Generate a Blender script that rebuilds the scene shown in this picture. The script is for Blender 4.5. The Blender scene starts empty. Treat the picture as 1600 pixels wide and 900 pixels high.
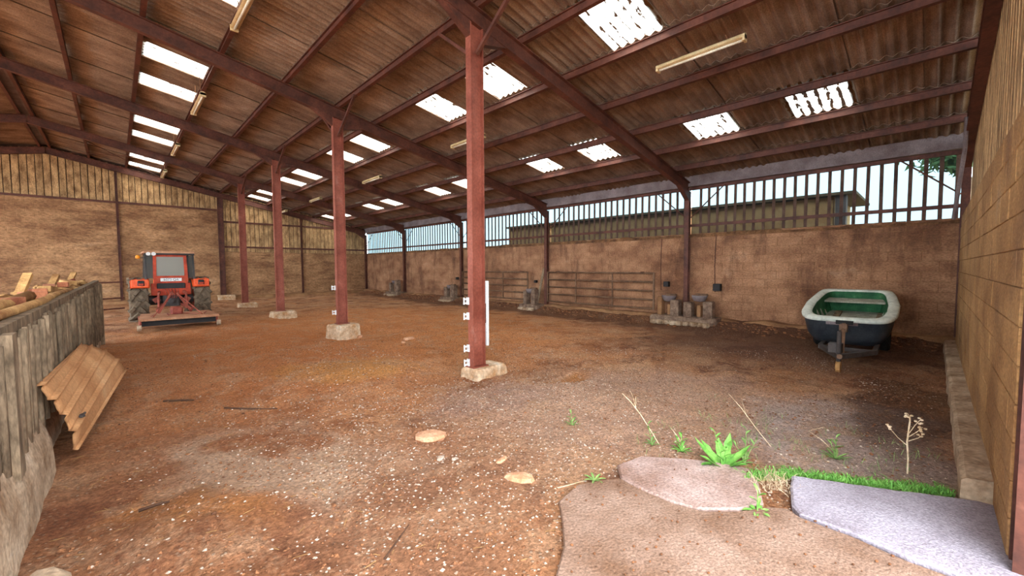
import bpy, bmesh, math, random
from mathutils import Vector, Matrix, noise

random.seed(7)
S = bpy.context.scene
COL = S.collection
PI = math.pi

# ------------------------------------------------------------------ camera
FPX, YAW, PITCH, ROLL, CAMH = 638.8, 44.1083, 2.9389, -0.241, 1.6
_y, _p, _r = math.radians(YAW), math.radians(PITCH), math.radians(ROLL)
FW = Vector((math.sin(_y)*math.cos(_p), math.cos(_y)*math.cos(_p), -math.sin(_p)))
RT0 = Vector((math.cos(_y), -math.sin(_y), 0)); UP0 = RT0.cross(FW)
RT = RT0*math.cos(_r) + UP0*math.sin(_r); UP = UP0*math.cos(_r) - RT0*math.sin(_r)
cd = bpy.data.cameras.new('camera'); cam = bpy.data.objects.new('camera', cd); COL.objects.link(cam)
cd.sensor_fit = 'HORIZONTAL'; cd.sensor_width = 36; cd.lens = FPX*36/1600; cd.clip_start = .02; cd.clip_end = 300
M = Matrix.Identity(4)
for i in range(3):
    M[i][0] = RT[i]; M[i][1] = UP[i]; M[i][2] = -FW[i]
M[0][3], M[1][3], M[2][3] = 0, 0, CAMH
cam.matrix_world = M
S.camera = cam

# ------------------------------------------------------------------ sky, sun, exposure
SKY_STRENGTH = 4.2
W = bpy.data.worlds.new('sky'); S.world = W; W.use_nodes = True
wn, wl = W.node_tree.nodes, W.node_tree.links
wn.clear()
tc = wn.new('ShaderNodeTexCoord'); sep = wn.new('ShaderNodeSeparateXYZ'); rmp = wn.new('ShaderNodeValToRGB')
bg = wn.new('ShaderNodeBackground'); wo = wn.new('ShaderNodeOutputWorld')
wl.new(tc.outputs['Generated'], sep.inputs[0]); wl.new(sep.outputs['Z'], rmp.inputs[0])
rmp.color_ramp.elements[0].position = 0.0; rmp.color_ramp.elements[0].color = (.70, .88, 1, 1)
rmp.color_ramp.elements[1].position = .7; rmp.color_ramp.elements[1].color = (.92, .96, 1, 1)
wl.new(rmp.outputs[0], bg.inputs[0]); bg.inputs[1].default_value = SKY_STRENGTH
wl.new(bg.outputs[0], wo.inputs[0])
S.view_settings.view_transform = 'Standard'; S.view_settings.look = 'None'
S.view_settings.exposure = 1.4; S.view_settings.gamma = 1; S.view_settings.use_curve_mapping = False
try:
    S.cycles.max_bounces = 10; S.cycles.diffuse_bounces = 7; S.cycles.transparent_max_bounces = 16
    S.cycles.use_denoising = True; S.cycles.sample_clamp_indirect = 8
except Exception:
    pass

# ------------------------------------------------------------------ dimensions of the barn
XC, XW, Y1, B, YN, YG = 3.944, 11.62, 4.845, 5.2124, -.32, 25.46
XR, ZC, SL = -1.85, 5.154, .1971          # ridge, rafter underside at the column row, roof slope
FR = [Y1 - B, Y1, Y1 + B, Y1 + 2*B, Y1 + 3*B, YG - .12]   # frame lines
ZWALL, ZEAVE = 2.5, 3.78
ANG = math.atan(SL)
def roofz(x, off=0.): return ZC + off + SL*(XC - x) if x >= XR else ZC + off + SL*(XC - XR) - SL*(XR - x)
def lerp(a, b, t): return a + (b - a)*t
def sstep(a, b, x):
    t = max(0, min(1, (x - a)/(b - a))); return t*t*(3 - 2*t)
def fbm(x, y, z=0, o=4):
    s, a, f = 0, 1, 1
    for _ in range(o):
        s += a*noise.noise((x*f, y*f, z*f + 3.7)); a *= .5; f *= 2.03
    return s

# ------------------------------------------------------------------ materials
def lin(r, g, b):
    f = lambda c: (c/255/12.92 if c/255 <= .04045 else ((c/255 + .055)/1.055)**2.4)
    return (f(r), f(g), f(b), 1)
def mat(name, c1, c2=None, c3=None, scale=2., stretch=(1, 1, 1), rough=.85, bump=.25, bscale=40., bdist=.02, metal=0.,
        speck=.25, sscale=60., var=0., stain=None, spec=.3, detail=6.):
    m = bpy.data.materials.new(name); m.use_nodes = True
    n, l = m.node_tree.nodes, m.node_tree.links
    b = n['Principled BSDF']; b.inputs['Roughness'].default_value = rough; b.inputs['Metallic'].default_value = metal
    b.inputs['Specular IOR Level'].default_value = spec
    c2 = c2 or c1
    g = n.new('ShaderNodeNewGeometry'); mp = n.new('ShaderNodeMapping'); mp.inputs['Scale'].default_value = stretch
    l.new(g.outputs['Position'], mp.inputs[0])
    n1 = n.new('ShaderNodeTexNoise'); n1.inputs['Scale'].default_value = scale; n1.inputs['Detail'].default_value = detail
    n1.inputs['Roughness'].default_value = .62; l.new(mp.outputs[0], n1.inputs['Vector'])
    r = n.new('ShaderNodeValToRGB'); e = r.color_ramp.elements
    e[0].position = .34; e[0].color = c1; e[1].position = .62; e[1].color = c2
    if c3:
        k = e.new(.76); k.color = c3
    l.new(n1.outputs['Fac'], r.inputs[0])
    n2 = n.new('ShaderNodeTexNoise'); n2.inputs['Scale'].default_value = sscale; n2.inputs['Detail'].default_value = 3
    l.new(mp.outputs[0], n2.inputs['Vector'])
    mr = n.new('ShaderNodeMapRange'); mr.inputs['From Min'].default_value = .3; mr.inputs['From Max'].default_value = .7
    mr.inputs['To Min'].default_value = 1 - speck; mr.inputs['To Max'].default_value = 1 + speck*.6
    l.new(n2.outputs['Fac'], mr.inputs['Value'])
    mx = n.new('ShaderNodeVectorMath'); mx.operation = 'SCALE'
    l.new(r.outputs[0], mx.inputs[0]); l.new(mr.outputs[0], mx.inputs['Scale'])
    out = mx.outputs[0]
    if var:
        oi = n.new('ShaderNodeObjectInfo'); mv = n.new('ShaderNodeMapRange')
        mv.inputs['To Min'].default_value = 1 - var; mv.inputs['To Max'].default_value = 1 + var
        l.new(oi.outputs['Random'], mv.inputs['Value'])
        m2 = n.new('ShaderNodeVectorMath'); m2.operation = 'SCALE'
        l.new(out, m2.inputs[0]); l.new(mv.outputs[0], m2.inputs['Scale']); out = m2.outputs[0]
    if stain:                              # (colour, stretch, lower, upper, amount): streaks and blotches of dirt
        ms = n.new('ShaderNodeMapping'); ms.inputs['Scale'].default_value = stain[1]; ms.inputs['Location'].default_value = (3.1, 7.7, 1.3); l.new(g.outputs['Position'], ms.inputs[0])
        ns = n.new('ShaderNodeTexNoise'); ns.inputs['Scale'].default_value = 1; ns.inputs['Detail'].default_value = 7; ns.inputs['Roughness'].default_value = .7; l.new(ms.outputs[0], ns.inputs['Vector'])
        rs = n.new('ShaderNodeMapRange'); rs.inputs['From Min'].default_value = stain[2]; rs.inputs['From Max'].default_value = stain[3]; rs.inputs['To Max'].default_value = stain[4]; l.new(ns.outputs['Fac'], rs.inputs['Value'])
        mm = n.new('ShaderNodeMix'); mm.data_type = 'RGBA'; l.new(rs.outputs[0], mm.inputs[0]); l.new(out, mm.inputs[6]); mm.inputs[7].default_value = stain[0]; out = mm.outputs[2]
    l.new(out, b.inputs['Base Color'])
    if bump:
        n3 = n.new('ShaderNodeTexNoise'); n3.inputs['Scale'].default_value = bscale; n3.inputs['Detail'].default_value = 5
        l.new(mp.outputs[0], n3.inputs['Vector'])
        bp = n.new('ShaderNodeBump'); bp.inputs['Strength'].default_value = bump; bp.inputs['Distance'].default_value = bdist
        l.new(n3.outputs['Fac'], bp.inputs['Height']); l.new(bp.outputs[0], b.inputs['Normal'])
    return m
def glassmat(name, col, trans, rough=.1):
    m = bpy.data.materials.new(name); m.use_nodes = True
    n, l = m.node_tree.nodes, m.node_tree.links; b = n['Principled BSDF']
    b.inputs['Base Color'].default_value = col; b.inputs['Roughness'].default_value = rough
    t = n.new('ShaderNodeBsdfTransparent'); mx = n.new('ShaderNodeMixShader'); mx.inputs[0].default_value = trans
    l.new(b.outputs[0], mx.inputs[1]); l.new(t.outputs[0], mx.inputs[2]); l.new(mx.outputs[0], n['Material Output'].inputs[0])
    return m
def skylightmat(name, dirt, stripes=False):
    m = bpy.data.materials.new(name); m.use_nodes = True
    n, l = m.node_tree.nodes, m.node_tree.links; n.remove(n['Principled BSDF'])
    tr = n.new('ShaderNodeBsdfTransparent'); tr.inputs[0].default_value = (1, .98, .93, 1)
    tl = n.new('ShaderNodeBsdfTranslucent'); tl.inputs[0].default_value = (.9, .88, .82, 1)
    df = n.new('ShaderNodeBsdfDiffuse'); df.inputs[0].default_value = lin(96, 66, 44)
    a = n.new('ShaderNodeMixShader'); a.inputs[0].default_value = .35
    l.new(tr.outputs[0], a.inputs[1]); l.new(tl.outputs[0], a.inputs[2])
    g = n.new('ShaderNodeNewGeometry'); nz = n.new('ShaderNodeTexNoise'); nz.inputs['Scale'].default_value = 9; nz.inputs['Detail'].default_value = 5
    mp = n.new('ShaderNodeMapping'); mp.inputs['Scale'].default_value = (.6, 2.2, 1); l.new(g.outputs['Position'], mp.inputs[0]); l.new(mp.outputs[0], nz.inputs['Vector'])
    if True:
        tc = n.new('ShaderNodeTexCoord'); sp = n.new('ShaderNodeSeparateXYZ'); l.new(tc.outputs['Object'], sp.inputs[0])
        mu = n.new('ShaderNodeMath'); mu.operation = 'MULTIPLY'; mu.inputs[1].default_value = 2*PI/.1542; l.new(sp.outputs['Y'], mu.inputs[0])
        cs = n.new('ShaderNodeMath'); cs.operation = 'COSINE'; l.new(mu.outputs[0], cs.inputs[0])
        ma = n.new('ShaderNodeMath'); ma.operation = 'MULTIPLY_ADD'; ma.inputs[1].default_value = .22 if stripes else .13; l.new(cs.outputs[0], ma.inputs[0]); l.new(nz.outputs['Fac'], ma.inputs[2])
        src = ma.outputs[0]
    mr = n.new('ShaderNodeMapRange'); mr.inputs['From Min'].default_value = .69 - dirt; mr.inputs['From Max'].default_value = .74 - dirt; mr.inputs['To Max'].default_value = .95
    l.new(src, mr.inputs['Value'])
    o = n.new('ShaderNodeMixShader'); l.new(mr.outputs[0], o.inputs[0]); l.new(a.outputs[0], o.inputs[1]); l.new(df.outputs[0], o.inputs[2])
    l.new(o.outputs[0], n['Material Output'].inputs[0])
    return m

MT = {}
MT['steel'] = mat('red_oxide_steel', lin(72, 40, 31), lin(106, 60, 46), lin(130, 82, 66), scale=3, rough=.6, bump=.1, speck=.25, sscale=25)
MT['column'] = mat('red_painted_column', lin(122, 58, 42), lin(150, 82, 64), lin(170, 114, 98), scale=2.2, rough=.6, bump=.12, speck=.22, sscale=30)
MT['sheet'] = mat('fibre_cement_sheet', lin(112, 86, 70), lin(152, 124, 104), lin(168, 142, 124), scale=1.8, stretch=(.8, 1.3, 1), rough=.95, bump=.3, bscale=30, speck=.3, sscale=55, var=.10)
MT['skylight'] = skylightmat('translucent_sheet', .075)
MT['skylight_d'] = skylightmat('mossy_translucent_sheet', .13, True)
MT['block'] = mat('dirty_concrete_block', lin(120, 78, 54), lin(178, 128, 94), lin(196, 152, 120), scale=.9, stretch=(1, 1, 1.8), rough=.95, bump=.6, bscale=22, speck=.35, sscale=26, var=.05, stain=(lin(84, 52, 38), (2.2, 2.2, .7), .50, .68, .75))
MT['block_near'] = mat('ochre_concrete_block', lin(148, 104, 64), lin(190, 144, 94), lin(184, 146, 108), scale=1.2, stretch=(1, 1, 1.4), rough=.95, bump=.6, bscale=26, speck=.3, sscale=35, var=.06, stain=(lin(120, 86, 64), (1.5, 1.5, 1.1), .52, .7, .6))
MT['mortar'] = mat('earthy_mortar', lin(120, 82, 54), lin(168, 122, 84), scale=1.5, rough=1, bump=.5, bscale=30)
MT['concrete'] = mat('rough_concrete', lin(140, 108, 80), lin(196, 168, 140), lin(206, 186, 166), scale=4, rough=.95, bump=.5, bscale=30, speck=.3, sscale=30)
MT['pier'] = mat('grimy_drinker_concrete', lin(96, 72, 58), lin(146, 118, 98), lin(168, 144, 126), scale=6, rough=.95, bump=.5, bscale=30, speck=.3, sscale=30)
MT['footing'] = mat('pale_footing_concrete', lin(176, 128, 84), lin(214, 186, 156), lin(226, 214, 200), scale=5, rough=.95, bump=.5, bscale=30, speck=.3, sscale=22)
MT['slab'] = mat('gritty_slab_concrete', lin(122, 88, 66), lin(164, 134, 116), lin(178, 156, 144), scale=1.5, rough=.95, bump=.7, bscale=55, bdist=.012, speck=.35, sscale=70)
MT['slab3'] = mat('pinkish_slab_concrete', lin(146, 112, 96), lin(188, 160, 150), lin(198, 176, 170), scale=2, rough=.95, bump=.7, bscale=55, bdist=.012, speck=.35, sscale=70)
MT['slab2'] = mat('clean_slab_concrete', lin(152, 140, 148), lin(180, 170, 180), lin(190, 182, 192), scale=2.5, rough=.95, bump=.7, bscale=60, bdist=.012, speck=.3, sscale=80)
MT['slat'] = mat('weathered_slat', lin(74, 52, 44), lin(102, 76, 64), scale=5, rough=.9, bump=.2)
MT['board'] = mat('dusty_gable_board', lin(132, 98, 66), lin(204, 162, 114), lin(212, 178, 134), scale=3, stretch=(2, 2, .8), rough=.95, bump=.3, speck=.4, sscale=30, var=.1)
MT['gutter'] = mat('grey_eave_beam', lin(112, 94, 92), lin(144, 128, 126), scale=2, rough=.85, bump=.15)
MT['galv'] = mat('galvanised_tube', lin(92, 64, 46), lin(128, 94, 70), scale=6, rough=.6, metal=.1, bump=.05)
MT['grey_wood'] = mat('grey_weathered_timber', lin(92, 74, 56), lin(150, 124, 98), lin(176, 152, 124), scale=5, stretch=(2, 2, .6), rough=.95, bump=.6, bscale=30, speck=.35, sscale=30, var=.14)
MT['tan_wood'] = mat('tan_timber', lin(138, 92, 52), lin(196, 148, 92), lin(206, 166, 116), scale=5, rough=.9, bump=.4, var=.12)
MT['brick'] = mat('terracotta', lin(150, 84, 56), lin(186, 118, 84), scale=6, rough=.95, bump=.4, var=.15)
MT['redpipe'] = mat('dull_red_paint', lin(150, 62, 44), lin(178, 90, 66), scale=6, rough=.7, bump=.2)
MT['debris'] = mat('brown_debris', lin(84, 54, 36), lin(142, 98, 64), lin(166, 126, 88), scale=4, rough=1, bump=.9, bscale=18, bdist=.05)
MT['leansheet'] = mat('tan_fibre_cement', lin(178, 122, 78), lin(208, 154, 106), lin(214, 168, 124), scale=1.6, rough=.9, bump=.2, speck=.2, sscale=40)
MT['white'] = mat('white_plastic', lin(214, 208, 204), lin(230, 226, 222), scale=4, rough=.5, bump=0)
MT['lamp'] = mat('aged_lamp_enamel', lin(196, 164, 116), lin(224, 196, 150), scale=4, rough=.5, bump=0)
MT['tube'] = mat('frosted_tube', lin(216, 202, 176), lin(232, 220, 200), scale=4, rough=.4, bump=0)
MT['wire'] = mat('rusty_wire', lin(120, 80, 54), lin(160, 112, 80), scale=6, rough=.7, bump=0)
MT['orange'] = mat('tractor_orange', lin(214, 70, 28), lin(232, 92, 42), lin(226, 112, 66), scale=5, rough=.5, bump=.05, speck=.15, sscale=20)
MT['orange_d'] = mat('dirty_tractor_red', lin(150, 48, 26), lin(190, 70, 40), scale=6, rough=.65, bump=.1, speck=.25)
MT['linkage'] = mat('linkage_red', lin(120, 44, 34), lin(160, 82, 62), lin(150, 110, 84), scale=9, rough=.7, bump=.2)
MT['black'] = mat('black_paint', lin(30, 25, 24), lin(44, 37, 35), scale=6, rough=.6, bump=.05)
MT['darkgrey'] = mat('dark_grey_metal', lin(58, 50, 48), lin(84, 74, 70), scale=6, rough=.6, bump=.1)
MT['tyre'] = mat('dusty_tyre', lin(84, 68, 54), lin(122, 102, 82), scale=7, rough=.95, bump=.3, speck=.25, sscale=30)
MT['pinkdeck'] = mat('dusty_mower_deck', lin(160, 106, 74), lin(196, 144, 110), lin(206, 164, 134), scale=4, rough=.85, bump=.2)
MT['glass'] = glassmat('dusty_cab_glass', lin(146, 136, 120), .42, .35)
MT['glass2'] = glassmat('side_cab_glass', lin(52, 52, 46), .55, .5)
MT['beacon'] = mat('amber_beacon', lin(232, 130, 24), lin(240, 150, 40), scale=4, rough=.3, bump=0)
MT['rubber'] = mat('rubber_black', lin(26, 24, 24), lin(40, 38, 36), scale=6, rough=.8, bump=.2)
MT['hullwhite'] = mat('chalky_gunwale', lin(190, 192, 178), lin(222, 222, 208), scale=5, rough=.6, bump=.05, speck=.12, sscale=20)
MT['hulldark'] = mat('dark_hull', lin(38, 42, 48), lin(60, 62, 66), scale=4, rough=.5, bump=.05)
MT['green'] = mat('green_hull_interior', lin(26, 74, 44), lin(48, 104, 62), lin(110, 136, 98), scale=5, rough=.7, bump=.1)
MT['boatfloor'] = mat('grey_boat_floor', lin(132, 128, 112), lin(178, 172, 152), scale=6, rough=.9, bump=.2)
MT['leaf'] = mat('weed_leaf', lin(92, 148, 60), lin(134, 186, 86), lin(158, 202, 112), scale=14, rough=.6, bump=.1)
MT['leaf2'] = mat('dull_weed_leaf', lin(92, 124, 62), lin(140, 164, 92), scale=14, rough=.7, bump=.1)
MT['straw'] = mat('dry_straw', lin(190, 156, 118), lin(222, 196, 164), scale=14, rough=.9, bump=0)
MT['pebble'] = mat('pale_pebble', lin(150, 118, 96), lin(206, 184, 164), lin(226, 214, 200), scale=16, rough=.95, bump=.1)
MT['twig'] = mat('dark_twig', lin(64, 42, 30), lin(92, 62, 44), scale=14, rough=.9, bump=.2)
MT['clod'] = mat('earth_clod', lin(98, 62, 42), lin(150, 98, 64), scale=12, rough=1, bump=.5)
MT['stone'] = mat('pinkish_stone', lin(190, 130, 92), lin(218, 168, 132), scale=7, rough=.95, bump=.4)
MT['neigh'] = mat('rough_render', lin(226, 164, 108), lin(250, 196, 140), lin(252, 206, 158), scale=4, rough=1, bump=.6, bscale=12, bdist=.05)
MT['tree'] = mat('far_foliage', lin(60, 84, 50), lin(96, 124, 80), scale=8, rough=.9, bump=0)
MT['grass_out'] = mat('outside_ground', lin(110, 104, 70), lin(150, 136, 100), scale=1.5, rough=1, bump=.4)

_m = bpy.data.materials.new('dusty_windbreak'); _m.use_nodes = True
_n, _l = _m.node_tree.nodes, _m.node_tree.links; _n.remove(_n['Principled BSDF'])
_t = _n.new('ShaderNodeBsdfTransparent'); _t.inputs[0].default_value = (.345, .39, .395, 1)
_d = _n.new('ShaderNodeBsdfDiffuse'); _d.inputs[0].default_value = lin(150, 160, 165); _x = _n.new('ShaderNodeMixShader'); _x.inputs[0].default_value = .03
_l.new(_t.outputs[0], _x.inputs[1]); _l.new(_d.outputs[0], _x.inputs[2]); _l.new(_x.outputs[0], _n['Material Output'].inputs[0])
MT['windbreak'] = _m

# floor: brown earth with ochre, dark manure and pale grit areas of their own outline
def floormat():
    m = bpy.data.materials.new('barn_earth'); m.use_nodes = True
    n, l = m.node_tree.nodes, m.node_tree.links; b = n['Principled BSDF']
    b.inputs['Roughness'].default_value = .95; b.inputs['Specular IOR Level'].default_value = .2
    g = n.new('ShaderNodeNewGeometry'); P = g.outputs['Position']
    def nz(scale, detail=6, rough=.6, vec=P):
        t = n.new('ShaderNodeTexNoise'); t.inputs['Scale'].default_value = scale; t.inputs['Detail'].default_value = detail
        t.inputs['Roughness'].default_value = rough; l.new(vec, t.inputs['Vector']); return t.outputs['Fac']
    def rng(v, a, b_, c=0., d=1.):
        t = n.new('ShaderNodeMapRange'); t.interpolation_type = 'SMOOTHSTEP'
        for k, x in zip(('From Min', 'From Max', 'To Min', 'To Max'), (a, b_, c, d)): t.inputs[k].default_value = x
        l.new(v, t.inputs['Value']); return t.outputs[0]
    def mix(f, a, b_):
        t = n.new('ShaderNodeMix'); t.data_type = 'RGBA'
        l.new(f, t.inputs[0])
        for s, x in ((t.inputs[6], a), (t.inputs[7], b_)):
            if isinstance(x, tuple): s.default_value = x
            else: l.new(x, s)
        return t.outputs[2]
    def math2(op, a, b_):
        t = n.new('ShaderNodeMath'); t.operation = op
        for s, x in ((t.inputs[0], a), (t.inputs[1], b_)):
            if isinstance(x, (int, float)): s.default_value = x
            else: l.new(x, s)
        return t.outputs[0]
    wob = n.new('ShaderNodeTexNoise'); wob.inputs['Scale'].default_value = 1.3; wob.inputs['Detail'].default_value = 6; l.new(P, wob.inputs['Vector'])
    sub = n.new('ShaderNodeVectorMath'); sub.operation = 'MULTIPLY_ADD'; l.new(wob.outputs['Color'], sub.inputs[0])
    sub.inputs[1].default_value = (1.6, 1.6, 0); l.new(P, sub.inputs[2])
    PW = sub.outputs[0]
    def blob(cx, cy, rx, ry, rot=0, soft=.75):
        mp = n.new('ShaderNodeMapping'); mp.vector_type = 'TEXTURE'
        mp.inputs['Location'].default_value = (cx + .8, cy + .8, 0); mp.inputs['Rotation'].default_value = (0, 0, rot)
        mp.inputs['Scale'].default_value = (rx, ry, 1e3); l.new(PW, mp.inputs[0])
        v = n.new('ShaderNodeVectorMath'); v.operation = 'LENGTH'; l.new(mp.outputs[0], v.inputs[0])
        return rng(v.outputs['Value'], 1 - soft*.5, 1 + soft*.5, 1., 0.)
    base = mix(rng(nz(.55), .36, .62), lin(154, 100, 68), lin(210, 146, 98))
    base = mix(rng(nz(1.7, 8), .42, .66), base, lin(194, 136, 98))
    base = mix(rng(nz(2.6, 8, .7), .58, .72), base, lin(126, 80, 58))
    base = mix(math2('MULTIPLY', rng(nz(.8, 9, .68), .47, .60), .75), base, lin(214, 164, 124))
    base = mix(math2('MULTIPLY', rng(nz(1.25, 9, .7, PW), .52, .60), .75), base, lin(118, 70, 48))
    # ochre area in the middle, dark manure front left, pale grit by the door
    base = mix(math2('MULTIPLY', blob(5.0, 10.5, 4.6, 5.5), .68), base, lin(220, 136, 74))
    base = mix(math2('MULTIPLY', blob(1.4, 9., 2.2, 5.5), .55), base, lin(206, 126, 74))
    base = mix(math2('MULTIPLY', blob(.35, 2.9, 1.5, 2.0), .65), base, lin(150, 92, 62))
    base = mix(math2('MULTIPLY', blob(.35, 3.3, .35, .5), .8), base, lin(196, 128, 76))
    base = mix(math2('MULTIPLY', blob(2.6, 6.2, 1.0, .7, -.6), .85), base, lin(214, 146, 82))
    base = mix(math2('MULTIPLY', blob(4.4, 2.4, 1.9, 1.5, -.5), .75), base, lin(210, 168, 142))
    base = mix(math2('MULTIPLY', blob(3.3, 3.9, .9, .5), .55), base, lin(190, 150, 130))
    base = mix(math2('MULTIPLY', blob(5.0, .55, 1.3, .8), .8), base, lin(200, 176, 166))
    base = mix(math2('MULTIPLY', blob(1.9, 2.7, 1.1, 1.1), .45), base, lin(184, 134, 102))
    ring = math2('MULTIPLY', blob(.92, 3.75, .55, .85, .5), math2('SUBTRACT', 1., blob(1.0, 4.05, .26, .42, .5)))
    base = mix(math2('MULTIPLY', ring, .75), base, lin(212, 174, 144))
    base = mix(math2('MULTIPLY', blob(4.75, 3.65, .42, .28), .8), base, lin(192, 122, 62))
    base = mix(math2('MULTIPLY', rng(nz(2.1, 9, .72), .50, .60), .5), base, lin(206, 158, 122))
    # dark litter along the right wall, darker floor towards the corner and plinth
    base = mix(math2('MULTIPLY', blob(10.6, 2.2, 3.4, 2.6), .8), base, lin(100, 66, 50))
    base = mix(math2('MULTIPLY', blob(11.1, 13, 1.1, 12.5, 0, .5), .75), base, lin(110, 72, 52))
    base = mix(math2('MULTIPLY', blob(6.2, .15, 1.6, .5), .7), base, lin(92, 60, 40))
    # grit speckle
    vo = n.new('ShaderNodeTexVoronoi'); vo.inputs['Scale'].default_value = 26; l.new(P, vo.inputs['Vector'])
    gr = rng(vo.outputs['Distance'], .16, .30, 1., 0.)
    gm = math2('MULTIPLY', gr, rng(nz(1.1, 5), .42, .62))
    base = mix(math2('MULTIPLY', gm, .7), base, lin(208, 176, 148))
    fine = rng(nz(38, 6, .7), .3, .72, .55, 1.3)
    sc = n.new('ShaderNodeVectorMath'); sc.operation = 'SCALE'; l.new(base, sc.inputs[0]); l.new(fine, sc.inputs['Scale'])
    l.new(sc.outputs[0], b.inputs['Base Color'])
    h = math2('ADD', math2('MULTIPLY', nz(14, 8, .7), 1.2), math2('MULTIPLY', nz(60, 6, .7), .5))
    h = math2('ADD', h, math2('MULTIPLY', gm, .35))
    bp = n.new('ShaderNodeBump'); bp.inputs['Strength'].default_value = 1.; bp.inputs['Distance'].default_value = .05
    l.new(h, bp.inputs['Height']); l.new(bp.outputs[0], b.inputs['Normal'])
    return m
MT['floor'] = floormat()
def gablemat():
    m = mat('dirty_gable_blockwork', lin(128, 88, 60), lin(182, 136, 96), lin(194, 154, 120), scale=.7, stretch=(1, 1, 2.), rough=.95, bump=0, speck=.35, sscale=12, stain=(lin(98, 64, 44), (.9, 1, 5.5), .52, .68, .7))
    n, l = m.node_tree.nodes, m.node_tree.links; b = n['Principled BSDF']
    g = n.new('ShaderNodeNewGeometry'); sp = n.new('ShaderNodeSeparateXYZ'); l.new(g.outputs['Position'], sp.inputs[0])
    cb = n.new('ShaderNodeCombineXYZ'); l.new(sp.outputs['X'], cb.inputs[0]); l.new(sp.outputs['Z'], cb.inputs[1])
    br = n.new('ShaderNodeTexBrick'); br.inputs['Scale'].default_value = 1; br.inputs['Brick Width'].default_value = .5; br.inputs['Row Height'].default_value = .205
    br.inputs['Mortar Size'].default_value = .012; br.inputs['Mortar Smooth'].default_value = .4
    l.new(cb.outputs[0], br.inputs['Vector'])
    no = n.new('ShaderNodeTexNoise'); no.inputs['Scale'].default_value = 9; no.inputs['Detail'].default_value = 6; l.new(g.outputs['Position'], no.inputs['Vector'])
    su = n.new('ShaderNodeMath'); su.operation = 'MULTIPLY_ADD'; su.inputs[1].default_value = -.5; l.new(br.outputs['Fac'], su.inputs[0]); l.new(no.outputs['Fac'], su.inputs[2])
    bp = n.new('ShaderNodeBump'); bp.inputs['Strength'].default_value = .8; bp.inputs['Distance'].default_value = .04
    l.new(su.outputs[0], bp.inputs['Height']); l.new(bp.outputs[0], b.inputs['Normal'])
    return m
MT['gable'] = gablemat()

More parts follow.
